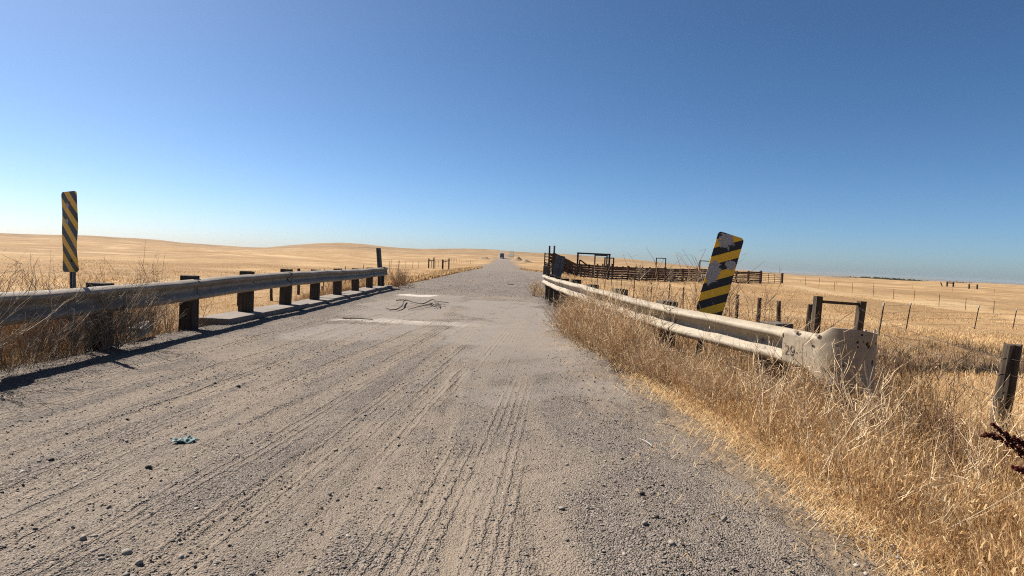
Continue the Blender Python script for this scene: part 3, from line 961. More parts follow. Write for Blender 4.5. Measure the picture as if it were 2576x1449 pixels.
# faded stencilled number
def stroke_digit(pts, w):
    """a bent ribbon laid on the plate: pts in (t, z)"""
    mb = MB()
    pts = [np.array(p) for p in pts]
    n = len(pts)
    ring = []
    for i, p in enumerate(pts):
        d = pts[min(i + 1, n - 1)] - pts[max(i - 1, 0)]
        d = d / (np.linalg.norm(d) + 1e-9)
        nrm = np.array([-d[1], d[0]])
        for sgn in (-1, 1):
            q = p + nrm * w / 2 * sgn
            ring.append(on_plate(q[0], q[1], 0.003)[0])
    mb.add(ring, [(2 * i, 2 * i + 1, 2 * i + 3, 2 * i + 2) for i in range(n - 1)])
    return mb
def arc(cx, cz, rx, rz_, a0, a1, n=14):
    return [(cx + rx * math.cos(R(a)), cz + rz_ * math.sin(R(a))) for a in np.linspace(a0, a1, n)]
two = arc(0.055, 0.585, 0.020, 0.022, 165, -20) + [(0.066, 0.562), (0.048, 0.541), (0.036, 0.532)] + [(0.080, 0.532)]
nine_loop = arc(0.118, 0.584, 0.019, 0.024, 0, 360, 22)
nine_tail = [(0.137, 0.584), (0.136, 0.560), (0.128, 0.540), (0.112, 0.531), (0.101, 0.537)]
for strokes in ([two], [nine_loop, nine_tail], [arc(0.168, 0.560, 0.003, 0.003, 0, 330, 8)]):
    mb = MB()
    for st in strokes:
        s_ = stroke_digit(st, 0.009)
        mb.add(s_.v, s_.f)
    mb.build('painted_character', MAT['paint_mark'], plate)

# ------------------------------------------------------------------ object markers
def rounded_plate(w, h, r, th, bend=0.0, name='plate'):
    pts = []
    for cx, cz, a0 in ((w / 2 - r, h / 2 - r, 0), (-w / 2 + r, h / 2 - r, 90), (-w / 2 + r, -h / 2 + r, 180), (w / 2 - r, -h / 2 + r, 270)):
        for k in range(6):
            a = R(a0 + 90 * k / 5)
            pts.append((cx + r * math.cos(a), cz + r * math.sin(a)))
    bm = bmesh.new()
    f = bm.faces.new([bm.verts.new((x, -th / 2, z)) for x, z in pts])
    bmesh.ops.triangulate(bm, faces=[f])
    for _ in range(2):
        bmesh.ops.subdivide_edges(bm, edges=[e for e in bm.edges if e.calc_length() > 0.08], cuts=2, use_grid_fill=True)
    bmesh.ops.triangulate(bm, faces=bm.faces[:])
    geo = bmesh.ops.extrude_face_region(bm, geom=bm.faces[:])
    bmesh.ops.translate(bm, verts=[v for v in geo['geom'] if isinstance(v, bmesh.types.BMVert)], vec=(0, th, 0))
    for v in bm.verts:
        v.co.y += bend * (max(0, v.co.x) / w) ** 2 * (0.5 + math.sin(v.co.z * 9)) + bend * 0.12 * math.sin(v.co.z * 14 + v.co.x * 9)
    bmesh.ops.recalc_face_normals(bm, faces=bm.faces[:])
    me = bpy.data.meshes.new(name)
    bm.to_mesh(me); bm.free()
    return me

def u_post(length, w=0.06, d=0.032, th=0.006):
    mb = MB()
    mb.box((0, d / 2, length / 2), (w * 0.5, th, length))
    for s in (-1, 1):
        mb.box((s * (w * 0.25 + th / 2 + 0.0002), 0, length / 2), (th, d + th, length))
        mb.box((s * (w * 0.25 + th + w * 0.11), -d / 2, length / 2), (w * 0.2, th, length))
    return mb

def marker(label, centre, rz, lean, mat, back, base_z, w=0.305, h=0.914, bend=0.02, group='striped object markers'):
    e = empty('object_marker', (0, 0, 0), 0, label, 'road marker', group)
    e.location = centre
    e.rotation_euler = (lean[1], lean[0], rz)
    p = link_mesh('marker_plate', rounded_plate(w, h, 0.038, 0.004, bend, 'marker_plate'), MAT[mat], e)
    if back:
        p.data.materials.append(MAT['steel'])
        for f in p.data.polygons:
            if f.normal.y > 0.2:
                f.material_index = 1
    L = centre[2] + h * 0.42 - base_z
    ps = u_post(L).build('post', MAT['steel'], e)
    ps.location = (0.01, 0.022, h * 0.42 - L)
    for z in (h * 0.36, -h * 0.36):
        b = bpy.data.objects.new('bolt', bolt_mesh()); COL.objects.link(b); b.parent = e; b.location = (0.01, -0.004, z)
    return e
marker('tall yellow and black striped marker on a thin post behind the left guardrail', (-4.98, 6.62, 1.345), R(-27.5), (R(-2.6), 0), 'marker_left', True, -0.3, bend=0.03)
marker('tilted peeling yellow and black striped marker behind the right guardrail', (2.36, 6.35, 1.18), R(3), (R(14.5), R(-3)), 'marker_right', True, -0.3, bend=0.012)
marker('grey back of a leaning marker at the far end of the right guardrail', (1.86, 20.6, 1.12), R(180 - 12), (R(-9), R(4)), 'marker_left', True, -0.2, w=0.32, h=0.80, bend=0.0)
marker('narrow edge of a leaning marker at the far end of the left guardrail', (-4.86, 22.0, 1.16), R(180 + 66), (R(0), R(7)), 'marker_right', True, -0.1, w=0.30, h=0.74, bend=0.0)

# ------------------------------------------------------------------ fences
def t_post_mesh(h):
    mb = MB()
    mb.box((0, 0, h / 2), (0.050, 0.010, h))
    mb.box((0, 0.0215, h / 2), (0.010, 0.033, h))
    for k in range(6):
        mb.box((0, -0.0065, h * (0.3 + 0.11 * k)), (0.012, 0.005, 0.012))
    return mb.mesh('t_post')
def wood_post_mesh(h, r, n=10, seed=0):
    rs = random.Random(seed)
    mb = MB()
    k = 6
    base = []
    for i in range(k + 1):
        z = h * i / k
        for a in range(n):
            an = 2 * math.pi * a / n
            rr = r * (1 + rs.uniform(-0.07, 0.07)) * (1.04 - 0.08 * i / k)
            base.append((rr * math.cos(an), rr * math.sin(an), z + (rs.uniform(-0.012, 0.012) if i == k else 0)))
    f = []
    for i in range(k):
        for a in range(n):
            f.append((i * n + a, i * n + (a + 1) % n, (i + 1) * n + (a + 1) % n, (i + 1) * n + a))
    f.append(tuple(k * n + a for a in range(n)))
    mb.add(base, f)
    return mb.mesh('wood_post')

def wire_line(parent, pts, rad=0.0022, sag=0.02, barbs=False):
    full = []
    for a, b in zip(pts[:-1], pts[1:]):
        a, b = Vector(a), Vector(b)
        L = (b - a).length
        k = 5
        for i in range(k):
            t = i / k
            p = a.lerp(b, t)
            p.z -= sag * L * 0.25 * 4 * t * (1 - t)
            full.append(p)
    full.append(Vector(pts[-1]))
    mb = MB().tube(full, rad, 4)
    if barbs:
        for a, b in zip(full[:-1], full[1:]):
            L = (b - a).length
            for i in range(int(L / 0.13)):
                p = a.lerp(b, (i + 0.5) * 0.13 / L)
                v = Vector((random.uniform(-1, 1), random.uniform(-1, 1), random.uniform(-1, 1))).normalized() * 0.016
                mb.tube([p - v, p + v], 0.0016, 3)
    return mb.build('wire', MAT['wire'], parent)

def fence(label, posts, wires, tip=False, wire_rad=0.0022, group='wire fences', barbs=False, sag=0.02, top_z=None):
    """posts: (x, y, height, kind, lean_x, lean_y); kind t / w (wood) / s (stub)"""
    x0, y0 = posts[0][:2]
    e = empty('wire_fence', (x0, y0, gz(x0, y0)), 0, label, 'fence', group)
    inv = Matrix.Translation(Vector((x0, y0, gz(x0, y0)))).inverted()
    tops = []
    cache = {}
    for i, (x, y, h, kind, lx, ly) in enumerate(posts):
        z = gz(x, y)
        h = max(h, top_z - z) if top_z is not None else h
        key = (round(h, 1), kind, i % 3 if kind != 't' else 0)
        if key not in cache:
            if kind == 't':
                m_ = t_post_mesh(h + 0.25); m_.materials.append(MAT['t_post'])
            else:
                m_ = wood_post_mesh(h + 0.25, 0.075 if kind == 'w' else 0.06, seed=i); m_.materials.append(MAT['timber'])
            cache[key] = m_
        o = bpy.data.objects.new('post', cache[key]); COL.objects.link(o); o.parent = e
        o.location = inv @ Vector((x, y, z - 0.25))
        rot = Matrix.Rotation(ly, 3, 'Y') @ Matrix.Rotation(lx, 3, 'X')
        o.rotation_euler = rot.to_euler()
        if tip and kind == 't':
            tp = MB().box((0, 0.006, h + 0.25 - 0.055), (0.056, 0.05, 0.13)).build('tip', MAT['white_tip'], o)
        tops.append((Vector((x, y, z - 0.25)), rot, h + 0.25))
    for wz in wires:
        pts = [inv @ (b + rot @ Vector((0.0, -0.012, 0.25 + wz * (H - 0.25)))) for b, rot, H in tops]
        wire_line(e, pts, wire_rad, sag, barbs)
    return e

rj = lambda a: random.uniform(-a, a)
fence('wire fence of slanted steel posts with pale tips crossing the right field',
      [(9.6, 15.3, 1.3, 't', 0, .06), (12.5, 19.4, 1.3, 't', 0, .06), (15.75, 24, 1.36, 't', 0, .09), (20.4, 29, 1.36, 't', 0, .11), (27.2, 33, 1.36, 't', 0, .12),
       (33.0, 37, 1.36, 't', 0, .12), (40, 41.3, 1.36, 't', 0, .1), (47.5, 46, 1.36, 't', 0, .1)], (0.22, 0.46, 0.7, 0.94), True, 0.0045)
fence('long wire fence of upright steel posts further back in the right field',
      [(49.0, 102, 1.35, 't', rj(.03), rj(.03))] + [(x, y, 1.35, 't', rj(.03), rj(.03)) for x, y in
       ((49.07, 94), (49.1, 90), (48.7, 85), (48.4, 80), (48.8, 76), (48.8, 72), (50, 70), (50.1, 66), (51.6, 64), (53.1, 62), (55, 60), (57.5, 58))], (0.3, 0.6, 0.93), False, 0.004)
fence('faint distant wire fence near the right skyline',
      [(70 + 9 * k, 178 - 3.2 * k, 1.35, 't', rj(.04), rj(.04)) for k in range(16)], (0.6, 0.93), False, 0.004)
fence('wire fence along the right roadside in front of the cattle yard',
      [(8.15, 15.5, 1.25, 's', rj(.04), .05), (8.05, 16.6, 1.22, 's', .02, -.06), (8.0, 18.1, 1.2, 's', rj(.04), rj(.04)), (8.0, 19.8, 1.2, 's', rj(.04), rj(.05))] +
      [(8.0 + rj(.1), y, 1.2, 't', rj(.05), rj(.05)) for y in (22.3, 25.4, 28.4, 31.4, 35.7, 40.3, 43.8, 47, 50.4, 54, 58)], (0.4, 0.6, 0.8, 0.95), False, 0.004, top_z=.42)
fence('wire fence along the left roadside seen under the left guardrail',
      [(-10.4, 11, 1.2, 't', rj(.05), rj(.05)), (-10.3, 14.5, 1.25, 't', rj(.05), rj(.05)), (-10.2, 18.3, 1.25, 't', rj(.05), rj(.05)), (-10.0, 21.6, 1.1, 't', rj(.05), rj(.05)),
       (-10.1, 25, .75, 's', rj(.04), rj(.04)), (-10.6, 29.6, 1.35, 'w', rj(.03), rj(.03))] +
      [(-10.8 - .05 * (y - 30), y, 1.2, 't', rj(.05), rj(.05)) for y in (35, 41, 47, 54, 61, 68)], (0.3, 0.6, 0.93), False, 0.0025)
fence('far wire fence of thin posts left of the road beyond the bridge',
      [(-15.0 + .012 * (y - 75), y, 1.25, 't', rj(.05), rj(.05)) for y in (75, 80, 85.5, 91, 97)] + [(-14.3 + .008 * (y - 100), y, 1.3, 't' if i % 7 else 's', rj(.05), rj(.05))
       for i, y in enumerate((110, 115, 120, 126, 132, 138, 145, 152, 159, 167, 175, 184, 193, 203, 214, 226, 240, 256))], (0.6, 0.93), False, 0.003)
fence('very faint post line far right of the road beyond the turnoff', [(13 + .02 * k, 120 + 9 * k, 1.2, 't', rj(.05), rj(.05)) for k in range(9)], (0.9,), False, 0.003)

def standing(name, label, cat, pts, mat='timber', group=None, w=0.17):
    """a small frame of posts and rails: pts = list of (kind, a, b, width, height)"""
    x0, y0, z0 = pts[0][1]
    e = empty(name, (x0, y0, z0), 0, label, cat, group)
    for kind, a, b, ww, hh in pts:
        a2 = Vector(a) - e.location; b2 = Vector(b) - e.location
        MB().bar(a2, b2, ww, hh, jit=0.008).build(kind, MAT[mat], e, bevel=0.006)
    return e
# H brace
zl, zr_ = gz(8.11, 14.9), gz(9.26, 14.9)
e = standing('fence_brace', 'dark timber H-shaped fence brace standing behind the end plate', 'fence brace',
             [('post', (8.08, 14.9, zl - .3), (8.14, 14.9, .67), .17, .17), ('post', (9.14, 14.9, zr_ - .3), (9.29, 14.9, .585), .16, .16),
              ('rail', (8.2, 14.88, .53), (9.2, 14.88, .50), .07, .07)])
wire_line(e, [Vector((8.2, 14.88, -.35)) - e.location, Vector((9.2, 14.88, .42)) - e.location], 0.006, 0)
# near wooden post with its wires
px_, py_ = 4.42, 5.0
pz_ = gz(px_, py_)
e = empty('fence_post', (px_, py_, pz_), 0, 'thick dark wooden fence post wrapped in wire at the right edge', 'fence post')
o = link_mesh('post', wood_post_mesh(0.69 - pz_ + 0.3, 0.068, 12, 3), MAT['timber'], e)
o.location = (-0.05, 0, -0.3); o.rotation_euler = (0.02, 0.075, 0)
for k, (zz, tx, ty, tz) in enumerate(((0.56, 9.2, 14.9, 0.42), (0.42, 9.2, 14.9, 0.1), (0.20, 9.2, 14.9, -0.25))):
    wire_line(e, [Vector((px_ - 0.02 + .02 * zz, py_, zz)) - e.location, Vector((tx, ty, tz)) - e.location], 0.0028, 0.035, True)
    wire_line(e, [Vector((px_ - 0.02 + .02 * zz, py_ - .07, zz)) - e.location, Vector((7.6, 1.2, zz - 0.25)) - e.location], 0.0022, 0.02, True)
    ring = [Vector((0.0 + 0.074 * math.cos(a) + (zz - pz_) * .07 - .03, 0.074 * math.sin(a), zz - pz_ + 0.012 * math.sin(a * 2))) for a in np.linspace(0, 2 * math.pi, 13)]
    MB().tube(ring, 0.003, 4).build('wire_wrap', MAT['wire'], e)
# far gate posts
def far_frame(x, y, lab, parts):
    z = gz(x, y)
    return standing('fence_brace', lab, 'fence brace', [(k, (x + a[0], y, z + a[1]), (x + b[0], y, z + b[1]), w, w) for k, a, b, w in parts])
far_frame(-13.9, 103, 'two pairs of dark posts in the far left fence beyond the bridge',
          [('post', (0, -.2), (0, 1.75), .2), ('post', (.95, -.2), (.9, 1.95), .2), ('rail', (0, 1.35), (.95, 1.4), .12), ('post', (2.5, -.2), (2.5, 1.65), .28), ('post', (3.6, -.2), (3.6, 1.9), .2), ('rail', (2.5, 1.2), (3.6, 1.5), .12)])
far_frame(188, 244, 'dark broken gate frame far off in the right field left of the post pair', [('post', (0, -.2), (0, 2.0), .45), ('post', (2.7, -.2), (2.7, 2.0), .45), ('rail', (0, 1.1), (2.7, 1.3), .2), ('rail', (0, 1.6), (2.7, 1.6), .2), ('brace', (-2, -.1), (-2.8, 1.6), .28)])
far_frame(170, 210, 'pair of dark posts far off at the right edge of the field', [('post', (0, -.2), (0, 1.8), .38), ('post', (3.0, -.2), (3.0, 1.8), .38), ('rail', (0, 1.0), (3.0, 1.0), .05)])
z = gz(-10.6, 29.6)
standing('fence_brace', 'slanting timber brace beside the post under the left guardrail', 'fence brace',
         [('brace', (-10.4, 29.5, z + 1.2), (-9.4, 29.5, z + .1), .07, .07), ('post', (-9.35, 29.5, z - .2), (-9.35, 29.5, z + .5), .1, .1)])

# ------------------------------------------------------------------ cattle yard
def plank_fence(label, pts, rails, post_w=0.18, post_h=1.5, spacing=2.6, mat='timber_x', group='cattle yard fences', skip=0.0, rh=0.17):
    x0, y0 = pts[0]
    z0 = gz(x0, y0)
    e = empty('plank_fence', (x0, y0, z0), 0, label, 'fence', group)
    for (xa, ya), (xb, yb) in zip(pts[:-1], pts[1:]):
        L = math.hypot(xb - xa, yb - ya)
        n = max(1, round(L / spacing))
        dx, dy = (xb - xa) / L, (yb - ya) / L
        prev = None
        for k in range(n + 1):
            x, y = xa + (xb - xa) * k / n, ya + (yb - ya) * k / n
            z = gz(x, y) - z0
            if k > 0 or (xa, ya) == pts[0]:
                hh = post_h + rj(0.08)
                o = MB().box((0, 0, (hh - 0.2) / 2), (post_w, post_w, hh + 0.2), jit=0.015).build('post', MAT['timber'], e)
                o.location = (x - x0, y - y0, z)
                o.rotation_euler = (rj(.03), rj(.03), math.atan2(dy, dx))
            if prev is not None:
                px, py, pz = prev
                for rz_ in rails:
                    if random.random() < skip: continue
                    L2 = math.hypot(x - px, y - py)
                    o = MB().box((0, 0, 0), (L2 + 0.1, 0.05, rh * random.uniform(0.85, 1.1)), jit=0.006).build('rail', MAT[mat], e)
                    ny, nx = dx, -dy
                    off = -(post_w / 2 + 0.03) if ny > 0 else (post_w / 2 + 0.03)
                    o.location = ((x + px) / 2 - x0 + nx * off, (y + py) / 2 - y0 + ny * off, (z + pz) / 2 + rz_ + rj(.02))
                    o.rotation_euler = (0, -math.atan2(z - pz + rj(.05), L2), math.atan2(dy, dx))
            prev = (x, y, z)
    return e
plank_fence('long dark plank fence along the front of the cattle yard', [(8.05, 66), (11.7, 66.4), (22, 71.8), (34.9, 78.8)], (0.16, 0.42, 0.70, 0.98, 1.24, 1.46), post_h=1.62, rh=.19)
plank_fence('dark plank fence dividing the cattle yard near its tall gate frame', [(12.4, 67.4), (10.6, 82)], (0.3, 0.7, 1.1, 1.4), post_h=1.8, spacing=2.0)
plank_fence('dark plank fence dividing the middle of the cattle yard', [(18.6, 70.6), (15.5, 90)], (0.3, 0.7, 1.1, 1.4), post_h=1.7, spacing=2.4)
plank_fence('dark plank fence dividing the right of the cattle yard', [(28.2, 75.6), (24.5, 96)], (0.3, 0.7, 1.1, 1.4), post_h=1.6)
plank_fence('dark plank fence along the back of the cattle yard', [(5.6, 84), (20, 92), (36, 101)], (0.4, 0.8, 1.2), post_h=1.5, spacing=3.2)
plank_fence('dark plank fence closing the left side of the cattle yard', [(8.0, 66.8), (5.6, 83.6)], (0.3, 0.62, 0.95, 1.28), post_h=1.5, spacing=2.2)

def frame(label, xa, ya, xb, yb, top, w=0.14, braces=()):
    za, zb = gz(xa, ya), gz(xb, yb)
    e = empty('gate_frame', (xa, ya, za), 0, label, 'gate frame', 'tall yard gate frames')
    for x, y, z in ((xa, ya, za), (xb, yb, zb)):
        MB().bar(Vector((x, y, z - .3)) - e.location, Vector((x + rj(.03), y, top)) - e.location, w, w).build('post', MAT['dark_pipe'], e, bevel=0.01)
    d = Vector((xb - xa, yb - ya, 0)).normalized() * (w * 0.5)
    MB().bar(Vector((xa, ya, top - w * .5)) - d - e.location + Vector((0, -.004, .004)), Vector((xb, yb, top - w * .5)) + d - e.location + Vector((0, -.004, .004)), w * .9, w * .9).build('crossbar', MAT['dark_pipe'], e, bevel=0.01)
    for a, b in braces:
        MB().bar(Vector(a) - e.location, Vector(b) - e.location, .12, .14).build('brace', MAT['timber'], e)
    return e
frame('tallest dark gate frame at the front corner of the cattle yard', 8.05, 65.7, 11.75, 66.1, 2.62, 0.19, [((8.35, 65.75, 1.75), (9.6, 65.9, .95)), ((8.3, 65.75, .9), (8.3, 65.75, 1.8))])
frame('smaller dark gate frame seen inside the tallest one', 11.45, 75, 12.98, 75, 2.62, 0.16)
frame('narrow dark gate frame just right of the tallest one', 13.0, 76.5, 14.2, 76.8, 2.35, 0.16)
frame('thin dark gate frame standing alone behind the middle of the yard', 24.4, 94, 25.9, 94, 2.9, 0.14)
frame('thin dark gate frame half hidden behind the tilted marker', 29.2, 87, 31.6, 87, 2.65, 0.14)

# pipe gate at the right end
zg = gz(35.2, 79)
e = empty('pipe_gate', (35.1, 78.95, zg), math.atan2(1.3, 3.3), 'rust red pipe gate at the right end of the cattle yard', 'gate')
for k in range(6):
    MB().bar((0, 0, .12 + .25 * k), (3.5, 0, .12 + .25 * k), .05, .05).build('gate_bar', MAT['rust_pipe'], e)
for x in (0.0, 1.2, 2.35, 3.5):
    MB().bar((x, -.03, .08), (x, -.03, 1.42), .05, .05).build('gate_upright', MAT['rust_pipe'], e)
MB().box((3.75, 0, .6), (.22, .22, 1.9), jit=.02).build('post', MAT['timber'], e)
MB().box((-.22, 0, .65), (.22, .22, 2.2), jit=.02).build('post', MAT['timber'], e)

# loading chute rising towards the road
zc = gz(6, 63)
e = empty('loading_chute', (7.9, 64.6, zc), 0, 'dark wooden loading chute at the left end of the cattle yard', 'loading chute')
A0, B0 = Vector((0, 0, 0)), Vector((-2.75, -1.3, 0))
for off in (Vector((0, 0, 0)), Vector((-.45, 1.0, 0))):
    for k in range(6):
        t = k / 5
        p = A0.lerp(B0, t) + off
        top = 1.35 + 1.15 * t + (0.75 if k == 5 else 0)
        MB().box((p.x, p.y, top / 2 - .1), (.17, .17, top + .2), jit=.012).build('post', MAT['timber' if off.y > 0 else 'grey_wood'], e)
    for k, zz in enumerate((0.35, 0.72, 1.08)):
        MB().bar(A0 + off + Vector((0, -.12, zz + .12)), B0 + off + Vector((0, -.12, zz + 1.27)), .05, .26).build('side_board', MAT['timber_x'], e)
MB().bar(A0 + Vector((-.2, .5, .15)), B0 + Vector((-.2, .5, 1.1)), 1.0, .06).build('ramp', MAT['timber_x'], e)
# open end panel facing the road
for k in range(5):
    MB().bar((-3.75, -1.2, 1.0 + .33 * k), (-2.85, -1.45, 1.0 + .33 * k), .05, .10).build('end_rail', MAT['timber_x'], e)
for x, y in ((-3.75, -1.2), (-3.3, -1.33), (-2.87, -1.45)):
    MB().bar((x, y + .04, -.2), (x, y + .04, 2.45), .12, .12).build('post', MAT['timber'], e)
MB().box((-3.5, -1.5, .45), (.75, .5, 1.1), jit=.03).build('ramp_block', MAT['grey_wood'], e)
MB().bar((-2.6, -1.6, 0), (-2.9, -1.5, 1.05), .35, .08).build('side_board', MAT['grey_wood'], e)

# ladder-like panel leaning against the corner
zl = gz(7.75, 65.2)
e = empty('ladder_panel', (7.85, 65.1, zl), R(8), 'pale slatted panel like a ladder leaning at the yard corner', 'panel')
for x in (0, .52):
    MB().bar((x, 0, -.05), (x + .06, .25, 1.45), .08, .05).build('stile', MAT['grey_wood'], e)
for k in range(6):
    MB().bar((0.0, -.04 + .04 * k, .1 + .25 * k), (.58, -.04 + .04 * k, .1 + .25 * k), .03, .09).build('rung', MAT['grey_wood'], e)

# ------------------------------------------------------------------ truck, earth mounds, far woods, mountains
e = empty('truck', (-3.3, 380, float(road_z(np.array([380.0]))[0])), R(2), 'small dark box truck driving away on the distant road', 'truck')
MB().box((0, 0, 2.0), (2.45, 7.5, 2.6)).build('cargo_body', MAT['truck'], e, bevel=0.05)
MB().box((0, 5.1, 1.6), (2.3, 2.2, 2.2), taper=.9).build('cab', MAT['truck_white'], e, bevel=0.1)
for k in range(5):
    MB().box((.25, -3.77, 1.1 + .45 * k), (1.5, .03, .16)).build('door_slat', MAT['truck_white'], e)
MB().box((0, -3.8, .62), (2.3, .12, .16)).build('bumper', MAT['truck_white'], e)
for x in (-1.05, 1.05):
    MB().box((x, -3.8, .82), (.18, .06, .14)).build('tail_lamp', MAT['red_lamp'], e)
for y in (-2.4, -1.3, 5.0):
    for x in (-1, 1):
        w_ = MB().tube([(x * 1.2, y, .5), (x * .85, y, .5)], .5, 16).build('tyre', MAT['rubber'], e)

def mound(label, x, y, w, d, h, seed, mat='earth'):
    n = 26
    rs = np.random.default_rng(seed)
    u = np.linspace(-1, 1, n)
    UX, UY = np.meshgrid(u, u)
    r = np.hypot(UX, UY)
    Zm = h * (1 - sstep(0.0, 1.0, r)) * (1 + 0.3 * wob(UX, UY, .35, seed)) - .05
    Xm, Ym = x + UX * w / 2, y + UY * d / 2
    Zm = Zm + ground(Xm, Ym)
    idx = np.arange(n * n).reshape(n, n)
    q = np.stack([idx[:-1, :-1], idx[:-1, 1:], idx[1:, 1:], idx[1:, :-1]], -1).reshape(-1, 4)
    o = link_mesh('earth_mound', big_mesh('earth_mound', np.stack([Xm, Ym, Zm], -1).reshape(-1, 3), q), MAT[mat], None, True)
    return tag(o, label, 'mound', 'earth mounds by the far road')
mound('broad brown earth mound right of the distant road beyond the truck', 5.5, 300, 10, 9, 2.1, 71)
mound('dark eroded earth mound at the right edge of the distant road', 9.0, 270, 8, 8, 1.5, 72)
mound('small tan earth mound on the left of the distant road', -13, 330, 9, 9, 1.6, 74)

def far_wood():
    n = 1500
    az = rng.uniform(R(28), R(41), n)
    D = rng.uniform(3000, 3300, n)
    hgt = rng.uniform(4, 11, n) * np.clip(np.interp(az, [R(28), R(30.5), R(33), R(36.5), R(37), R(37.7), R(39), R(41)], [.3, .7, 1, .6, .0, .7, .6, .2]), 0, 1)
    keep = hgt > 0.8
    az, D, hgt = az[keep], D[keep], hgt[keep]
    ico = np.array([(1, 0, 0), (-1, 0, 0), (0, 1, 0), (0, -1, 0), (0, 0, 1), (0, 0, -1)], float)
    tri = np.array([(0, 2, 4), (2, 1, 4), (1, 3, 4), (3, 0, 4), (2, 0, 5), (1, 2, 5), (3, 1, 5), (0, 3, 5)])
    x, y = np.sin(az) * D, np.cos(az) * D
    z = ground(x, y)
    V = (ico[None] * np.stack([hgt * 1.6, hgt * 1.6, hgt], -1)[:, None, :] * rng.uniform(.75, 1.25, (len(x), 6, 1))) + np.stack([x, y, z + hgt * .5], -1)[:, None, :]
    Fm = tri[None] + (np.arange(len(x)) * 6)[:, None, None]
    C = np.repeat(np.stack([rng.uniform(.022, .04, len(x)), rng.uniform(.028, .05, len(x)), rng.uniform(.018, .03, len(x))], -1), 6, 0)
    o = link_mesh('far_trees', big_mesh('far_trees', V.reshape(-1, 3), Fm.reshape(-1, 3), C), MAT['stem'])
    tag(o, 'thin dark band of trees far off below the right skyline', 'trees', kind='stuff')
far_wood()

def mountains():
    n, k = 220, 6
    az = np.linspace(R(-60), R(70), n)
    D = np.array([14200, 14700, 15200, 15700, 16200, 16700.])
    AZ, DD = np.meshgrid(az, D)
    prof = np.interp(np.degrees(az), [-60, 15, 24, 27, 29.5, 32, 35, 38, 42, 50, 70], [34, 34, 38, 50, 60, 50, 40, 32, 26, 30, 36])
    prof = prof * (1 + .10 * wob(az * 40, az * 0, 1, 61) + .06 * wob(az * 120, az * 0, 1, 62))
    s = np.array([0, .45, .8, 1.0, .8, .2])[:, None]
    Zm = prof[None] * s * (1 + .1 * wob(AZ * 90, DD / 500, 1, 63)) - 14
    V = np.stack([np.sin(AZ) * DD, np.cos(AZ) * DD, Zm], -1).reshape(-1, 3)
    idx = np.arange(n * 6).reshape(6, n)
    q = np.stack([idx[:-1, :-1], idx[:-1, 1:], idx[1:, 1:], idx[1:, :-1]], -1).reshape(-1, 4)
    t = NT('mountain_scrub')
    m = t.finish(t.ramp(t.noise(t.coord(), .002, 4), [(.35, (.16, .16, .14)), (.65, (.27, .24, .19))]), .95)
    tag(link_mesh('mountains', big_mesh('mountains', V, q), m, None, True), 'pale blue mountains on the right horizon', 'mountains', kind='structure')
mountains()

# ------------------------------------------------------------------ loose stones
ICO = []
_p = (1 + 5 ** .5) / 2
for a, b in ((1, _p), (-1, _p), (1, -_p), (-1, -_p)):
    ICO += [(0, a, b), (a, b, 0), (b, 0, a)]
ICO = np.array(ICO, float); ICO /= np.linalg.norm(ICO[0])
def hull_tris(P):
    bm = bmesh.new()
    vs = [bm.verts.new(p) for p in P]
    bm.verts.index_update()
    bmesh.ops.convex_hull(bm, input=vs)
    bm.verts.index_update()
    t = np.array([[v.index for v in f.verts] for f in bm.faces])
    bm.free()
    return t
ICO_T = hull_tris(ICO)
OCT = np.array([(1, 0, 0), (-1, 0, 0), (0, 1, 0), (0, -1, 0), (0, 0, 1), (0, 0, -1)], float)
OCT_T = np.array([(0, 2, 4), (2, 1, 4), (1, 3, 4), (3, 0, 4), (2, 0, 5), (1, 2, 5), (3, 1, 5), (0, 3, 5)])

def rocks(x, y, z, size, col, base, tris, flat=0.62, sink=.12):
    n = len(x)
    k = len(base)
    P = base[None] * rng.uniform(0.72, 1.28, (n, k, 1))
    P = P * np.stack([size * rng.uniform(.8, 1.35, n), size * rng.uniform(.65, 1.1, n), size * flat * rng.uniform(.6, 1.2, n)], -1)[:, None, :]
    a = rng.uniform(0, 2 * math.pi, n); c, s = np.cos(a)[:, None], np.sin(a)[:, None]
    Q = np.stack([P[..., 0] * c - P[..., 1] * s, P[..., 0] * s + P[..., 1] * c, P[..., 2]], -1)
    t = rng.uniform(-.5, .5, n); c, s = np.cos(t)[:, None], np.sin(t)[:, None]
    Q = np.stack([Q[..., 0], Q[..., 1] * c - Q[..., 2] * s, Q[..., 1] * s + Q[..., 2] * c], -1)
    Q = Q + np.stack([x, y, z + size * flat * sink], -1)[:, None, :]
    Fm = tris[None] + (np.arange(n) * k)[:, None, None]
    return Q.reshape(-1, 3), Fm.reshape(-1, 3), np.repeat(col, k, 0)

def stone_cols(n):
    v = rng.normal(0.36, 0.09, n).clip(.14, .65)
    pale = rng.random(n) < 0.06
    v[pale] = rng.uniform(.5, .68, pale.sum())
    dark = rng.random(n) < 0.12
    v[dark] = rng.uniform(.07, .14, dark.sum())
    w = rng.uniform(0.0, 1.0, n)
    return np.stack([v * (1.04 + .05 * w), v * (.90 + .02 * w), v * (.80 - .06 * w)], -1)

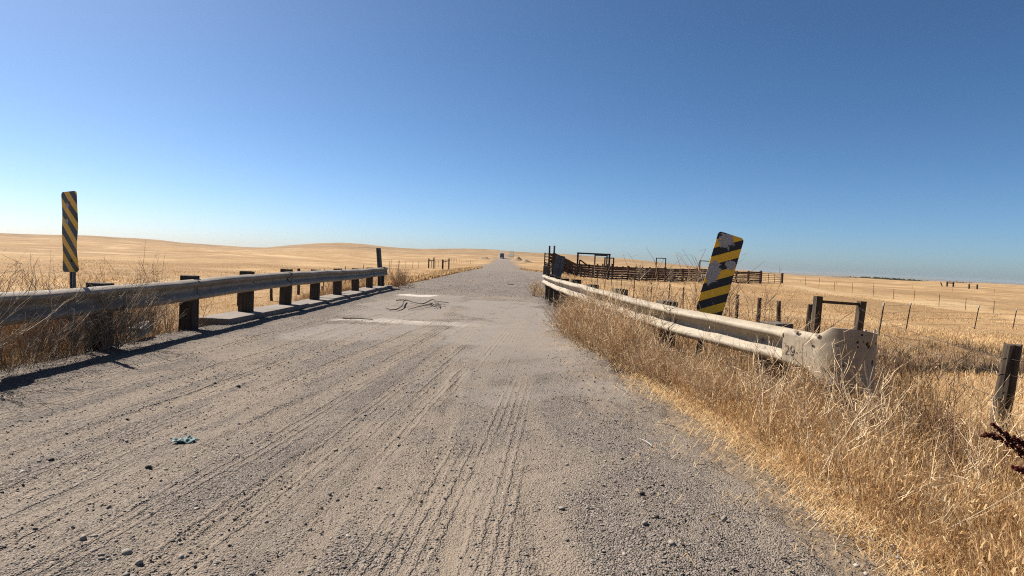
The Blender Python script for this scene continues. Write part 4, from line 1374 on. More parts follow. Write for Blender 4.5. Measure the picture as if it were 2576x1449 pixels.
def scatter(n, y0, y1, smin, smax, keep_pow=1.0, pw=1.0):
    u = rng.random(n)
    y = y0 * y1 / (y1 - u * (y1 - y0)) if pw == 1.0 else y0 + (y1 - y0) * u ** pw     # thins out with the distance
    x = rng.uniform(-5.0, 1.9, n)
    vis = (x > -1.0 * y - .4) & (x < 1.0 * y + .4)
    l, r = road_left(y), road_right(y)
    ok = vis & (x > l + .15) & (x < r + 0.1)
    x, y = x[ok], y[ok]
    deck, dust, pale, bare = road_masks(x, y)
    dens = (1 - .82 * deck) * (1 - .72 * dust) * (1 - .85 * pale) * (1 - .9 * bare) * (0.45 + 0.55 * sstep(-.5, .6, 1.3 * wob(x, y * .22, .7, 81) + .5 * wob(x, y, .3, 82)))
    edge = np.maximum(sstep(-3.4, -4.1, x) * (y > 4.5), sstep(.75, 1.3, x) * (y > 6.5))
    dens = np.maximum(dens, .95 * edge)
    ok = rng.random(len(x)) < dens
    x, y = x[ok], y[ok]
    size = smin * (smax / smin) ** (rng.random(len(x)) ** 2.2)
    return x, y, size
parts_V, parts_F, parts_C, off = [], [], [], 0
for n, y0, y1, a, b, base, tri, pw in ((118000, 1.75, 14.0, .0026, .0085, OCT, OCT_T, 1.0), (3600, 1.75, 20.0, .007, .013, ICO, ICO_T, 1.0),
                                       (30000, 5.0, 24.0, .005, .013, OCT, OCT_T, 1.2), (2500, 20, 70, .015, .04, OCT, OCT_T, 1.3)):
    x, y, s = scatter(n, y0, y1, a, b, pw=pw)
    Vq, Fq, Cq = rocks(x, y, rz_at(x, y), s, stone_cols(len(x)), base, tri)
    parts_V.append(Vq); parts_F.append(Fq + off); parts_C.append(Cq); off += len(Vq)
o = link_mesh('gravel', big_mesh('gravel', np.vstack(parts_V), np.vstack(parts_F), np.vstack(parts_C)), MAT['stone'])
tag(o, 'loose grey gravel scattered over the road', 'gravel', kind='stuff')

spots = [(-1.671, 2.311, .024, 'p'), (-1.443, 2.225, .027, 'p'), (-1.227, 2.223, .026, 'p'), (-1.343, 2.146, .022, 'p'), (-.624, 2.992, .018, 'p'), (.327, 2.812, .02, 'p'),
         (.455, 2.824, .017, 'p'), (.413, 3.435, .02, 'p'), (.774, 3.038, .027, 'd'), (.785, 2.494, .021, 'p'), (.708, 2.674, .027, 'p'), (.783, 2.758, .02, 'd'),
         (1.119, 2.765, .027, 'p'), (-2.35, 5.131, .03, 'd'), (-1.9, 3.1, .024, 'd'), (-2.5, 3.2, .022, 'd')]
for x, y, s, kind in spots:
    c = np.array([[.50, .43, .35]]) if kind == 'p' else np.array([[.085, .075, .068]])
    P, T, C = rocks(np.zeros(1), np.zeros(1), np.zeros(1), np.array([s * .72]), c, ICO, ICO_T, .75, .3)
    o = link_mesh('stone', big_mesh('stone', P, T, C), MAT['stone'])
    o.location = (x, y, float(rz_at(np.array([x]), np.array([y]))[0]))
    tag(o, 'larger pale loose stone lying on the gravel road' if kind == 'p' else 'larger dark loose stone lying on the gravel road', 'stone', 'pale stones on the road' if kind == 'p' else 'dark stones on the road')

# ------------------------------------------------------------------ litter on the road
def on_road(x, y, dz=0.0):
    return Vector((x, y, float(rz_at(np.array([x]), np.array([y]))[0]) + dz))
e = empty('fallen_branch', on_road(-2.3, 14.5), 0, 'dry bare branch lying across the bridge deck', 'branch')
def twig(name, pts, r0, r1, parent=e, mat='bark'):
    q = catmull([np.array(p, float) for p in pts], 5)
    P = [Vector(p) - parent.location for p in q]
    return MB().tube(P, list(np.linspace(r0, r1, len(P))), 7).build(name, MAT[mat], parent, smooth=True)
twig('bough', [(-2.95, 15.58, .05), (-2.68, 15.53, .07), (-2.34, 15.05, .05), (-2.10, 14.77, .05), (-2.0, 15.4, .10), (-1.9, 15.4, .12), (-1.75, 14.97, .07), (-1.58, 14.03, .03)], .017, .013)
twig('bough', [(-2.68, 15.53, .07), (-2.61, 14.74, .09), (-2.49, 14.02, .07), (-2.44, 13.21, .04), (-2.53, 12.95, .03), (-2.75, 13.28, .04)], .022, .010)
twig('bough', [(-1.88, 14.9, .06), (-1.97, 14.31, .06), (-2.08, 13.75, .05), (-2.21, 13.18, .03)], .015, .007)
twig('bough', [(-1.94, 15.68, .04), (-1.7, 15.66, .05), (-1.52, 15.63, .03)], .013, .009)
for k in range(16):
    a = random.uniform(0, 6.28); x, y = -1.74 + rj(.12), 14.4 + rj(.45)
    twig('twig', [(x, y, .05), (x + .1 * math.cos(a), y + .2 * math.sin(a), .07 + rj(.03)), (x + .2 * math.cos(a + .4), y + .35 * math.sin(a + .4), .03)], .006, .003)
e2 = empty('stick', on_road(-2.75, 10.82), 0, 'thin dark stick lying along the pale bridge joint', 'stick')
twig('stem', [(-3.02, 10.78, .03), (-2.75, 10.83, .035), (-2.48, 10.86, .02)], .014, .007, e2)
o = MB().box((0, 0, .03), (.34, .09, .05), jit=.008).build('board', MAT['white_tip'])
o.location = on_road(.24, 30.8); o.rotation_euler = (0, 0, R(-35))
tag(o, 'short white board lying on the road beyond the bridge', 'board')
o = MB().box((0, 0, .05), (.14, .44, .14), Matrix.Rotation(.25, 3, 'Z') @ Matrix.Rotation(.08, 3, 'X'), jit=.02).build('concrete_chunk', MAT['pale_concrete'], bevel=.015)
o.location = (-4.80, 7.62, .07)
tag(o, 'broken pale concrete chunk at the foot of the left guardrail', 'concrete chunk')
# crumpled rag
n = 15
u = np.linspace(-1, 1, n)
UX, UY = np.meshgrid(u, u)
rr = 1 - 0.22 * wob(UX, UY, .6, 91)
Xr = -1.955 + UX * .062 * rr; Yr = 3.55 + UY * .034 * rr + .015 * UX
Zr = rz_at(Xr, Yr) + .014 + .014 * wob(UX, UY, .5, 92) + .008 * wob(UX, UY, .22, 93)
idx = np.arange(n * n).reshape(n, n)
q = np.stack([idx[:-1, :-1], idx[:-1, 1:], idx[1:, 1:], idx[1:, :-1]], -1).reshape(-1, 4)
t = NT('teal_cloth')
MAT['teal'] = t.finish(t.ramp(t.noise(t.coord(), 30, 3), [(.3, (.12, .22, .20)), (.7, (.36, .48, .45))]), .7)
o = link_mesh('rag', big_mesh('rag', np.stack([Xr, Yr, Zr], -1).reshape(-1, 3), q), MAT['teal'], None, True)
sm = o.modifiers.new('thick', 'SOLIDIFY'); sm.thickness = .003
tag(o, 'crumpled pale teal rag lying on the gravel', 'rag')

# ------------------------------------------------------------------ dry grass
STRAW = np.array([(.88, .60, .31), (.80, .52, .25), (.72, .435, .195), (.60, .345, .15), (.92, .70, .41), (.47, .28, .14), (.32, .18, .095)])
def pick(n, w):
    w = np.array(w, float); w /= w.sum()
    c = STRAW[rng.choice(len(STRAW), n, p=w)]
    return c * rng.uniform(.82, 1.15, (n, 1))

def blades(x, y, z, h, w, lean, az, col, kink=0.35):
    n = len(x)
    d = np.stack([np.cos(az), np.sin(az), np.zeros(n)], -1)
    sa = rng.uniform(0, 2 * math.pi, n)
    s = np.stack([np.cos(sa), np.sin(sa), np.zeros(n)], -1) * (w / 2)[:, None]
    b = np.stack([x, y, z], -1)
    up = np.array([0, 0, 1.0])
    lh = np.clip(lean, 0, 1.5)
    mid = b + up * (h * .55 * np.cos(lh * .5))[:, None] + d * (h * .55 * np.sin(lh * .5))[:, None]
    tip = mid + up * (h * .45 * np.cos(lh * 1.3 + kink * rng.random(n)))[:, None] + d * (h * .45 * np.sin(lh * 1.3 + kink * rng.random(n)))[:, None]
    V = np.stack([b - s, b + s, mid - s * .8, mid + s * .8, tip], 1).reshape(-1, 3)
    t = np.array([(0, 1, 3), (0, 3, 2), (2, 3, 4)])
    Fm = (t[None] + (np.arange(n) * 5)[:, None, None]).reshape(-1, 3)
    return V, Fm, np.repeat(col, 5, 0)

class Bag:
    def __init__(self): self.V, self.F, self.C, self.o = [], [], [], 0
    def add(self, VFC):
        V, Fm, C = VFC
        self.V.append(V); self.F.append(Fm + self.o); self.C.append(C); self.o += len(V)
    def obj(self, name, mat, label, cat, kind='stuff', parent=None):
        o = link_mesh(name, big_mesh(name, np.vstack(self.V), np.vstack(self.F), np.vstack(self.C)), mat, parent)
        return tag(o, label, cat, kind=kind) if parent is None else o

def verge_edge(y):
    return np.interp(y, [0, 2.3, 4.1, 5.3, 7, 10.5, 14], [1.68, 1.68, 1.70, 1.60, 1.52, 1.46, 1.5])

def clumps(n_clump, per, xf, yf, spread):
    cx, cy = xf(n_clump), yf(n_clump)
    x = np.repeat(cx, per) + rng.normal(0, spread, n_clump * per)
    y = np.repeat(cy, per) + rng.normal(0, spread, n_clump * per)
    return x, y, np.repeat(np.arange(n_clump), per)

# right verge, thick and tall
g = Bag()
ncl = 3400
cy = 1.2 + 8.8 * rng.random(ncl) ** 1.25
cx = verge_edge(cy) + 0.22 + 2.6 * rng.random(ncl) ** 1.35
per = 20
x = np.repeat(cx, per) + rng.normal(0, .055, ncl * per); y = np.repeat(cy, per) + rng.normal(0, .055, ncl * per)
inset = np.clip(x - verge_edge(y), 0, None)
ok = inset > 0.05 + 0.1 * rng.random(len(x))
ci = np.repeat(np.arange(ncl), per)[ok]
x, y, inset = x[ok], y[ok], inset[ok]
ch = rng.uniform(.55, 1.25, ncl)[ci]
hh = ch * (0.13 + 0.40 * sstep(.0, .75, inset)) * rng.uniform(.55, 1.15, len(x))
hh = hh * (0.45 + .55 * sstep(-.9, .3, wob(x, y, .75, 95)))
az = (rng.uniform(0, 2 * math.pi, ncl)[ci]) + rng.normal(0, .9, len(x))
tone = rng.random(ncl)[ci]
col = np.where((tone < .30)[:, None], pick(len(x), (1, 2, 3, 3, .5, 2, 1.2)), pick(len(x), (3, 3, 2, 1, 2, .6, .3)))
ok = ~((np.abs(x - 4.4) < .5) & (y > 3.6) & (y < 5.0) & (hh > .2))
x, y, hh, az, col, tone = x[ok], y[ok], hh[ok], az[ok], col[ok], tone[ok]
hh = np.where((x > .8 * y) & (y < 2.9), np.minimum(hh, .30), hh)
grey = tone > .86
col[grey] = col[grey] * .55 + np.array([.34, .29, .22]) * .45
g.add(blades(x, y, ground(x, y), hh, .0016 + .0055 * rng.random(len(x)) ** 2.2, rng.gamma(2.0, .28, len(x)) + (tone > .7) * .35, az, col))
hd = rng.random(len(x)) < .10                                 # seed heads on some of the tall stems
xs, ys_, hs_, as_ = x[hd], y[hd], hh[hd], az[hd]
m_ = len(xs)
for k in range(3):
    g.add(blades(xs + rng.normal(0, .01, m_) + .15 * hs_ * np.cos(as_), ys_ + rng.normal(0, .01, m_) + .15 * hs_ * np.sin(as_), ground(xs, ys_) + hs_ * rng.uniform(.72, .98, m_),
                 rng.uniform(.02, .045, m_), rng.uniform(.004, .009, m_), rng.uniform(.2, 1.3, m_), rng.uniform(0, 6.28, m_), pick(m_, (3, 3, 2, 1, 3, .5, 0))))
# short thatch between the tall stems
n = 42000
y = 1.2 + 9 * rng.random(n) ** 1.3; x = verge_edge(y) + 3.2 * rng.random(n) ** 1.4 + .02
g.add(blades(x, y, ground(x, y) - .005, rng.uniform(.03, .14, n), rng.uniform(.0022, .0045, n), rng.uniform(.3, 1.4, n), rng.uniform(0, 6.28, n), pick(n, (3, 3, 2, 2, 2, 1, .5))))
g.obj('verge_grass', MAT['blade'], 'tall tangled dry grass on the right verge around the guardrail end', 'grass')

# straw lying flat along the edge of the gravel
g = Bag()
n = 15000
y = 1.3 + 10.5 * rng.random(n) ** 1.3
x = verge_edge(y) + .42 - rng.gamma(1.8, .17, n) * (.7 + .5 * sstep(-.6, .6, wob(y * 0, y, .5, 99)))
zz = np.maximum(ground(x, y), np.where(x < road_right(y) - .1, rz_at(x, y), -9)) + .006
g.add(blades(x, y, zz, rng.uniform(.03, .17, n), rng.uniform(.0022, .0048, n), np.full(n, 1.45), rng.normal(-1.2, 1.15, n), pick(n, (4, 2.5, .8, .5, 6, .2, 0)) * 1.04, .1))
g.obj('straw_litter', MAT['blade'], 'bleached straw lying along the right edge of the gravel', 'straw')

# slope behind the right guardrail down to the creek
g = Bag()
n = 60000
y = 2.0 + 26 * rng.random(n) ** 1.25
x = 2.9 + (1.05 * y + 1.5) * rng.random(n)
ok = (x < 1.12 * y + 1.2) & ~((x < 1.9) & (y > 9))
x, y = x[ok], y[ok]; n = len(x)
_, gg = field(x, y)
ok = rng.random(n) > .85 * np.clip(gg * 1.6 - .2, 0, 1)
x, y, gg = x[ok], y[ok], gg[ok]; n = len(x)
hh = rng.uniform(.06, .2, n) * (.5 + .6 * sstep(-.6, .7, wob(x, y, 1.5, 96))) * np.where(gg > .5, .7, 1)
g.add(blades(x, y, ground(x, y), hh, np.maximum(.0030, .0007 * np.hypot(x, y)), rng.gamma(2, .22, n), rng.normal(.3, 1.2, n), pick(n, (3, 4, 3, 2, 1.5, .8, .4))))
g.obj('slope_grass', MAT['blade'], 'shorter golden grass on the slope right of the guardrail', 'grass')

# dark scrub along the creek bed
g = Bag()
ncl, per = 380, 70
cx = rng.uniform(7, 22, ncl); cy = 14.5 + .18 * (cx + 1.6) + 1.2 * np.sin(cx * .13) + rng.normal(0, 1.5, ncl)
x = np.repeat(cx, per) + rng.normal(0, .20, ncl * per); y = np.repeat(cy, per) + rng.normal(0, .20, ncl * per)
n = len(x)
dk = np.array([(.05, .038, .028), (.09, .065, .045), (.18, .125, .085), (.065, .06, .035)])[rng.integers(0, 4, n)] * rng.uniform(.8, 1.3, (n, 1))
g.add(blades(x, y, ground(x, y), rng.uniform(.12, .5, n) * np.repeat(rng.uniform(.4, 1.3, ncl), per), rng.uniform(.006, .016, n), rng.gamma(2, .3, n), rng.uniform(0, 6.28, n), dk))
g.obj('creek_scrub', MAT['blade'], 'dark low scrub along the creek bed in the right field', 'scrub')

# open pasture, thinning with the distance
g = Bag()
n = 225000
u = rng.random(n)
rr = 9 * (85 / 9) ** (u ** .9)
az = rng.uniform(R(-48), R(48), n)
x, y = np.sin(az) * rr, np.cos(az) * rr
l, r = road_left(y), road_right(y)
ok = ((x < l - .5 - .4 * rng.random(n)) | (x > r + 0.5 + .5 * rng.random(n))) & ~((x > 2) & (y < 24) & (rr < 26))
x, y, rr = x[ok], y[ok], rr[ok]; n = len(x)
patch = wob(x, y, 6, 97) + .6 * wob(x, y, 2.2, 98)
ok = rng.random(n) < .35 + .65 * sstep(-.7, .8, patch)
x, y, rr, patch = x[ok], y[ok], rr[ok], patch[ok]; n = len(x)
hh = rng.uniform(.08, .22, n) * (.65 + .45 * np.clip(patch, -1, 1)) * (1 - .5 * sstep(45, 85, rr))
g.add(blades(x, y, ground(x, y), hh, .00055 * rr * rng.uniform(.7, 1.6, n), rng.gamma(2.5, .25, n), rng.normal(.2, 1.0, n), pick(n, (5, 4, 2.5, 1, 2.5, .3, .1)) * (1 + .24 * np.clip(wob(x, y, 9, 111) + .6 * wob(x, y, 3, 112), -1.3, 1))[:, None]))
g.obj('pasture_grass', MAT['blade'], 'dry golden pasture grass covering the open fields', 'grass')

# grass edge of the road beyond the bridge
g = Bag()
n = 26000
y = 21.5 + 100 * rng.random(n) ** 1.7
side = rng.random(n) < .55
x = np.where(side, road_left(y) - .05 - rng.gamma(1.3, .5, n), road_right(y) + .05 + rng.gamma(1.3, .5, n))
g.add(blades(x, y, ground(x, y), rng.uniform(.08, .4, n), .0016 * y * rng.uniform(.7, 1.4, n), rng.gamma(2, .28, n), rng.uniform(0, 6.28, n), pick(n, (4, 3, 2.5, 2, 2, 1, .5))))
g.obj('roadside_grass', MAT['blade'], 'straw coloured grass fringing the road beyond the bridge', 'grass')

# left shoulder
g = Bag()
ncl, per = 1300, 20
cy = 2.4 + 20.5 * rng.random(ncl) ** 1.25; cx = -5.05 - 2.6 * rng.random(ncl) ** 1.2
bridge_gap = (cy > 8.9) & (cy < 19.5) & (cx > -5.6)
cy, cx = cy[~bridge_gap], cx[~bridge_gap]; ncl = len(cx)
x = np.repeat(cx, per) + rng.normal(0, .07, ncl * per); y = np.repeat(cy, per) + rng.normal(0, .09, ncl * per)
n = len(x)
hh = rng.uniform(.15, .5, n) * np.repeat(rng.uniform(.5, 1.1, ncl), per)
brown = np.array([(.40, .25, .14), (.30, .18, .10), (.50, .34, .19), (.22, .13, .08), (.45, .26, .15)])[rng.integers(0, 5, n)] * rng.uniform(.8, 1.2, (n, 1))
g.add(blades(x, y, ground(x, y), hh, rng.uniform(.003, .006, n), rng.gamma(2, .18, n), rng.uniform(0, 6.28, n), brown))
n = 9000
y = 2.3 + 6.2 * rng.random(n); x = -4.85 - .9 * rng.random(n)
g.add(blades(x, y, ground(x, y), rng.uniform(.04, .2, n), rng.uniform(.003, .006, n), rng.gamma(2, .4, n), rng.uniform(0, 6.28, n), pick(n, (2, 2, 3, 3, 1, 2, 2))))
g.obj('shoulder_grass', MAT['blade'], 'brown dry grass under the left guardrail', 'grass')

# ------------------------------------------------------------------ branching dry weeds
def weed_lines(rs, h, stems, spread, branch, droop=0.0, dirv=None, twist=1.0):
    out = []
    for _ in range(stems):
        az = rs.uniform(0, 6.28)
        ln = abs(rs.gauss(0, spread))
        d = Vector((math.cos(az) * math.sin(ln), math.sin(az) * math.sin(ln), math.cos(ln)))
        if dirv is not None:
            d = (d + Vector(dirv)).normalized()
        H = h * rs.uniform(.6, 1.1)
        p = Vector((rs.gauss(0, .03), rs.gauss(0, .03), 0))
        pts = [p.copy()]
        k = 5
        for i in range(k):
            d = (d + Vector((rs.gauss(0, .12), rs.gauss(0, .12), rs.gauss(0, .05) + .04 - droop * i / k)) * twist).normalized()
            p = p + d * H / k
            pts.append(p.copy())
        out.append((pts, .0030 * (.6 + H), .0012))
        for b in range(branch):
            t = rs.uniform(.3, .97) * k
            i = min(int(t), k - 1)
            q = pts[i].lerp(pts[i + 1], t - i)
            bd = (pts[i + 1] - pts[i]).normalized()
            a2 = rs.uniform(0, 6.28)
            side = Vector((math.cos(a2), math.sin(a2), rs.uniform(-.1, .7))).normalized()
            bd = (bd * rs.uniform(.5, .9) + side * rs.uniform(.4, .9)).normalized()
            L = H * rs.uniform(.12, .38)
            m = q + bd * L * .5
            e_ = m + (bd + Vector((rs.gauss(0, .2), rs.gauss(0, .2), .25))).normalized() * L * .5
            out.append(([q, m, e_], .0017, .0009))
            for _c in range(rs.choice((0, 1, 1, 2))):
                f = m.lerp(e_, rs.random())
                v = Vector((rs.gauss(0, 1), rs.gauss(0, 1), rs.uniform(0, 1))).normalized() * L * rs.uniform(.2, .45)
                out.append(([f, f + v], .0012, .0008))
    return out

def lines_arrays(lines, cols, rs, rscale=1.0):
    mb = MB(); C = []
    for pts, r0, r1 in lines:
        b = len(mb.v)
        rr = [v * rscale for v in np.linspace(r0, r1, len(pts))]
        if r0 < .002 and rscale < 3:                              # fine twigs: flat strips turned at random
            d = (pts[-1] - pts[0]).normalized()
            sv = d.cross(Vector((rs.gauss(0, 1), rs.gauss(0, 1), rs.gauss(0, 1)))).normalized() * 1.25
            for p, r_ in zip(pts, rr):
                mb.v += [tuple(p - sv * r_), tuple(p + sv * r_)]
            mb.f += [(b + 2 * i, b + 2 * i + 1, b + 2 * i + 3, b + 2 * i + 2) for i in range(len(pts) - 1)]
        else:
            mb.tube(pts, rr, 3, cap=False)
        c = np.array(rs.choice(cols)) * rs.uniform(.8, 1.2)
        C += [c] * (len(mb.v) - b)
    return np.array(mb.v), np.array(mb.f), np.array(C)

PALE = [(.92, .69, .43), (.84, .60, .35), (.94, .76, .52), (.66, .43, .24)]
BROWN = [(.44, .255, .14), (.32, .185, .105), (.54, .335, .19), (.62, .42, .25)]
GREYB = [(.42, .34, .25), (.33, .25, .18), (.52, .43, .32), (.26, .18, .12)]

def protos(n, seed, h, stems, spread, branch, cols, **k):
    return [lines_arrays(weed_lines(random.Random(seed + i), h, stems, spread, branch, **k), cols, random.Random(seed + i)) for i in range(n)]

def place(bag, protos_, x, y, z, sc, az=None, tilt=None):
    for i in range(len(x)):
        if (.78 * y[i] < x[i] and y[i] < 3.0 and sc[i] > .5) or (3.0 < x[i] < 4.7 and 3.3 < y[i] < 5.0 and sc[i] > .55):
            continue                                              # lower growth round the dock and the wooden post
        V, Fm, C = protos_[i % len(protos_)]
        a = rng.uniform(0, 6.28) if az is None else az[i]
        c, s = math.cos(a), math.sin(a)
        Q = V * sc[i]
        Q = np.stack([Q[:, 0] * c - Q[:, 1] * s, Q[:, 0] * s + Q[:, 1] * c, Q[:, 2]], -1)
        if tilt is not None:
            Q = Q + Q[:, 2:3] * np.array([[tilt[i][0], tilt[i][1], 0]])
        bag.add((Q + np.array([x[i], y[i], z[i]]), Fm, C * rng.uniform(.85, 1.15)))

bushy_brown = protos(5, 100, .62, 9, .38, 11, BROWN)
bushy_dark = protos(4, 150, .66, 10, .30, 9, [(.20, .12, .075), (.28, .17, .10), (.36, .235, .14)])
bushy_grey = protos(5, 200, .70, 7, .50, 10, GREYB)
stalk_pale = protos(6, 300, .75, 3, .42, 9, PALE)
stalk_brown = protos(5, 400, .95, 3, .22, 10, BROWN)
straw_bush = protos(4, 500, .55, 12, .5, 8, PALE + BROWN[2:])

# masses behind and under the left guardrail
g = Bag()
n = 210
y = 3.0 + 6.2 * rng.random(n) ** .9; x = -4.98 - 1.3 * rng.random(n) ** 1.4
ok = ~((y > 7.9) & (x > -5.15)); x, y = x[ok], y[ok]; n = len(x)
place(g, bushy_brown, x, y, ground(x, y), rng.uniform(.6, 1.05, n))
n = 90
y = 3.4 + 6 * rng.random(n); x = -5.0 - 1.2 * rng.random(n)
place(g, stalk_brown, x, y, ground(x, y), rng.uniform(.75, 1.12, n))
n = 52                                                        # leaning through and over the rail
y = 3.3 + 4.0 * rng.random(n) ** 1.2; x = np.full(n, -4.49) + rng.uniform(-.05, .08, n)
place(g, bushy_grey, x, y, np.full(n, .03), rng.uniform(.65, 1.0, n), None, [(rng.uniform(-.1, .12), rng.uniform(.1, .7)) for _ in range(n)])
n = 30
y = 20.5 + 8 * rng.random(n) ** 1.2; x = -5.2 - 1.6 * rng.random(n)
place(g, bushy_brown, x, y, ground(x, y), rng.uniform(.7, 1.3, n))
n = 46
y = 8.5 + 14 * rng.random(n); x = -5.6 - 2.2 * rng.random(n)
place(g, stalk_brown, x, y, ground(x, y), rng.uniform(.5, 1.0, n))
g.obj('shoulder_weeds', MAT['stem'], 'brown tangled weeds massed behind the left guardrail', 'weeds')

# masses along the right guardrail
g = Bag()
n = 190
y = 5.0 + 5.2 * rng.random(n); q = [right_path.at(right_path.s_of_y(v))[0][0] for v in y]
x = np.array(q) - .12 - .42 * rng.random(n) ** 1.4
place(g, straw_bush, x, y, np.maximum(ground(x, y), -.03), np.where(y > 7, rng.uniform(.7, 1.3, n), rng.uniform(.4, .78, n)), None, [(rng.uniform(-.3, .1), rng.uniform(-.3, .4)) for _ in range(n)])
n = 100
y = 6.6 + 3.4 * rng.random(n); q = [right_path.at(right_path.s_of_y(v))[0][0] for v in y]
x = np.array(q) - .10 - .30 * rng.random(n)
place(g, stalk_pale, x, y, np.full(n, -.02), rng.uniform(.75, 1.35, n), None, [(rng.uniform(-.2, .25), rng.uniform(-.35, .3)) for _ in range(n)])
n = 150
y = 2.1 + 3.9 * rng.random(n); x = verge_edge(y) + .22 + 1.5 * rng.random(n)
place(g, stalk_pale, x, y, ground(x, y), rng.uniform(.5, 1.0, n), None, [(rng.uniform(-.6, .3), rng.uniform(-.5, .4)) for _ in range(n)])
n = 100
y = 3.2 + 4.4 * rng.random(n); x = 2.9 + 1.1 * rng.random(n)
place(g, bushy_dark, x, y, ground(x, y), rng.uniform(.7, 1.15, n))
n = 70                                                        # behind the rail, showing above it
y = 6.5 + 6.5 * rng.random(n); q = [right_path.at(right_path.s_of_y(v))[0][0] for v in y]
x = np.array(q) + .35 + 1.3 * rng.random(n)
place(g, stalk_brown, x, y, ground(x, y), rng.uniform(.9, 1.45, n))
n = 16
y = 21.2 + 2.5 * rng.random(n); x = 1.2 + .6 * rng.random(n)
place(g, straw_bush, x, y, ground(x, y), rng.uniform(.6, 1.1, n))
n = 26
y = 5 + 8 * rng.random(n); x = 4.0 + .55 * y * rng.random(n)
place(g, stalk_pale, x, y, ground(x, y), rng.uniform(.6, 1.0, n))
g.obj('verge_weeds', MAT['stem'], 'pale branching weeds massed along the right guardrail', 'weeds')

# single plants that stand out
def plant(label, x, y, z, lines, cols, seed, rscale=1.0, name='dry_weed', group=None):
    V, Fm, C = lines_arrays(lines, cols, random.Random(seed), rscale)
    o = link_mesh(name, big_mesh(name, V, Fm, C), MAT['stem'])
    o.location = (x, y, z)
    return tag(o, label, 'weed', group)
plant('bleached forked weed stalk standing in front of the curled end plate', 2.62, 4.05, gz(2.62, 4.05),
      [([Vector(p) for p in l], a, b) for l, a, b in (
          ([(0, 0, 0), (-.02, 0, .2), (.01, 0, .42), (.0, 0, .56)], .009, .006), ([(.0, 0, .5), (-.03, .01, .62), (-.05, .0, .70)], .006, .004),
          ([(.01, 0, .40), (.05, 0, .5), (.09, .0, .66)], .006, .003), ([(-.01, 0, .3), (-.10, 0, .38), (-.16, 0, .40)], .005, .003),
          ([(.0, 0, .48), (-.07, 0, .55), (-.10, .0, .57)], .004, .003), ([(.02, 0, .3), (.09, .0, .36), (.14, .0, .37)], .004, .002), ([(0, 0, .56), (.02, 0, .66)], .004, .003))], [(.80, .68, .52)], 1)
plant('pale twiggy weed fanning across the guardrail end plate', 2.30, 4.35, gz(2.30, 4.35), weed_lines(random.Random(31), .72, 9, .45, 12, dirv=(.25, -.1, 0)), PALE, 31, 1.25)
plant('tall thin weed standing above the right guardrail against the sky', 2.42, 9.3, gz(2.42, 9.3), weed_lines(random.Random(12), 1.9, 3, .08, 14), BROWN, 12, 1.3)
plant('round brown weed bush at the far end of the left guardrail', -4.35, 23.3, gz(-4.35, 23.3), weed_lines(random.Random(14), .85, 34, .7, 14), BROWN, 14, 2.0)
plant('second brown weed bush just beyond the end of the left guardrail', -4.5, 25.4, gz(-4.5, 25.4), weed_lines(random.Random(15), .7, 34, .75, 14), BROWN + GREYB[:1], 15, 2.0)
plant('straw weed clump at the far foot of the right guardrail', 1.05, 21.3, float(rz_at(np.array([1.05]), np.array([21.3]))[0]) - .03, weed_lines(random.Random(16), .7, 26, .45, 6), PALE, 16, 1.8)
plant('grey weed tangle leaning over the left guardrail beside the striped marker', -4.50, 6.55, .03, weed_lines(random.Random(17), 1.0, 12, .5, 14, dirv=(.02, .35, 0)), GREYB, 17, 1.2)
plant('grey weed tangle across the left guardrail at the left edge of the view', -4.48, 4.6, .02, weed_lines(random.Random(18), 1.0, 18, .55, 14, dirv=(.02, .45, 0)), GREYB, 18, 1.2)
plant('twiggy weed under the left guardrail between the second and third posts in view', -4.95, 9.2, gz(-4.95, 9.2), weed_lines(random.Random(19), .8, 7, .3, 12), BROWN, 19, 1.3)
plant('dead grey brush piled against the front of the cattle yard', 19.5, 68.2, gz(19.5, 68.2), weed_lines(random.Random(20), 1.7, 24, .8, 10), [(.45, .38, .31), (.33, .27, .21)], 20, 7.0, 'dead_brush')
plant('dead grey bush at the foot of the yard fence left of the tilted marker', 23.5, 70.2, gz(23.5, 70.2), weed_lines(random.Random(21), 1.6, 18, .7, 10), [(.45, .38, .31), (.33, .27, .21)], 21, 7.0, 'dead_brush')
plant('dead grey branches rising in front of the yard near the tallest frame', 15.4, 66.6, gz(15.4, 66.6), weed_lines(random.Random(22), 1.9, 10, .6, 8), [(.45, .38, .31), (.33, .27, .21)], 22, 7.0, 'dead_brush')

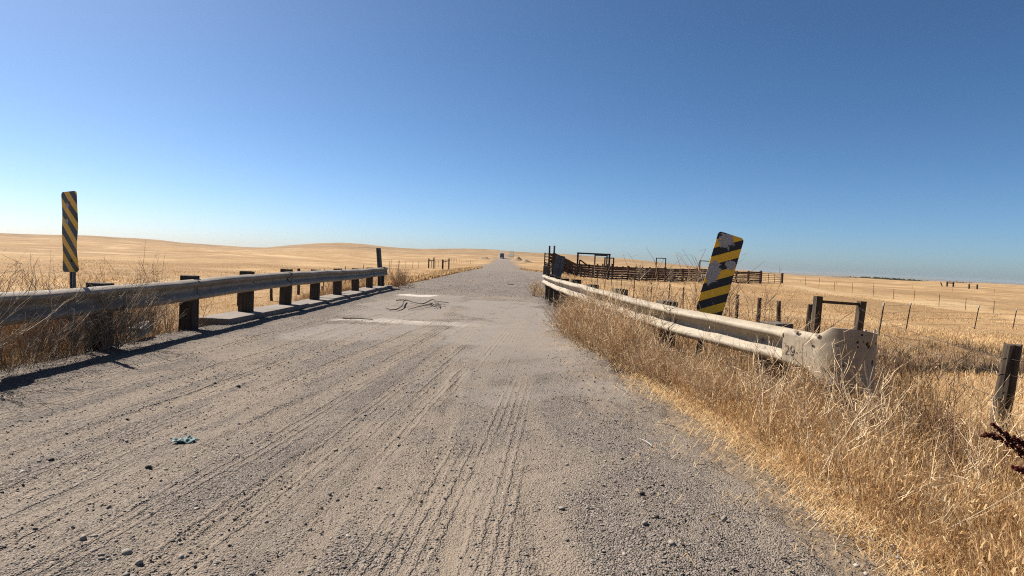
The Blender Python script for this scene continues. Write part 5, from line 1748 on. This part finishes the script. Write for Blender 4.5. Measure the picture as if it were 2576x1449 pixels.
# dock seed heads entering from the right edge
zb = gz(3.15, 2.95)
dk = empty('dock_plant', (3.15, 2.95, zb), 0, 'dark red dock seed heads leaning in from the right edge', 'weed')
rs = random.Random(5)
heads = [[(3.15, 2.95, zb), (3.02, 2.93, .12), (2.86, 2.92, .26), (2.70, 2.90, .34), (2.60, 2.90, .44), (2.515, 2.90, .50)],
         [(2.84, 2.92, .27), (2.72, 2.90, .345), (2.62, 2.90, .395), (2.53, 2.90, .435), (2.475, 2.90, .432)],
         [(2.95, 2.92, .18), (2.80, 2.91, .235), (2.70, 2.90, .26), (2.655, 2.90, .275)],
         [(2.86, 2.92, .26), (2.74, 2.93, .37), (2.665, 2.93, .42)]]
for hpts in heads:
    q = catmull([np.array(p) for p in hpts], 10)
    P = [Vector(p) - dk.location for p in q]
    MB().tube(P, list(np.linspace(.006, .002, len(P))), 6).build('stem', MAT['rust_pipe'], dk, smooth=True)
    nn = 260
    t = rng.random(nn) * .88 + .12 if hpts is not heads[0] else rng.random(nn) * .55 + .45
    ii = (t * (len(q) - 1)).astype(int)
    rad_ = .019 * (1.05 - .75 * t)
    pp = q[ii] + rng.normal(0, 1, (nn, 3)) * rad_[:, None] * .75
    P_, T_, C_ = rocks(pp[:, 0] - dk.location.x, pp[:, 1] - dk.location.y, pp[:, 2] - dk.location.z, rng.uniform(.0045, .0085, nn),
                       np.array([(.10, .030, .026), (.15, .045, .035), (.065, .022, .02)])[rng.integers(0, 3, nn)], OCT, OCT_T, .8)
    so = link_mesh('seed_head', big_mesh('seed_head', P_, T_, C_), MAT['stem'], dk)

# straw stalks dropped on the gravel near the verge
for k, (x, y, a, L) in enumerate(((1.05, 3.9, 1.9, .16), (1.25, 3.55, -.6, .12), (1.38, 4.4, 2.6, .2), (1.2, 4.9, .5, .14), (1.3, 3.0, 1.0, .13))):
    p = on_road(x, y, .008)
    d = Vector((math.cos(a), math.sin(a), 0)) * L
    mb = MB().tube([(0, 0, 0), tuple(d * .5 + Vector((0, .01, .008))), tuple(d)], [.0035, .003, .002], 5)
    mb.tube([tuple(d * .5), tuple(d * .5 + Vector((d.y, -d.x, .02)) * .4)], [.0025, .0015], 4)
    o = mb.build('straw_stalk', MAT['white_tip'] if k == 0 else MAT['grey_wood'])
    o.location = p
    tag(o, 'pale dry stalk dropped on the gravel by the right verge', 'stalk', 'dropped stalks on the gravel')

# ------------------------------------------------------------------ air
hz = MB().box((0, 0, 0), (36000, 36000, 124)).build('haze', None)
hz.location.z = 6
t = NT('haze')
pv = t.n('VolumePrincipled', {'Color': (.86, .92, 1.0), 'Density': 1.3e-5, 'Anisotropy': .2})
t.t.links.new(pv.outputs[0], t.out.inputs['Volume'])
hz.data.materials.append(t.m)
tag(hz, 'thin summer haze over the plain', 'haze', kind='stuff')
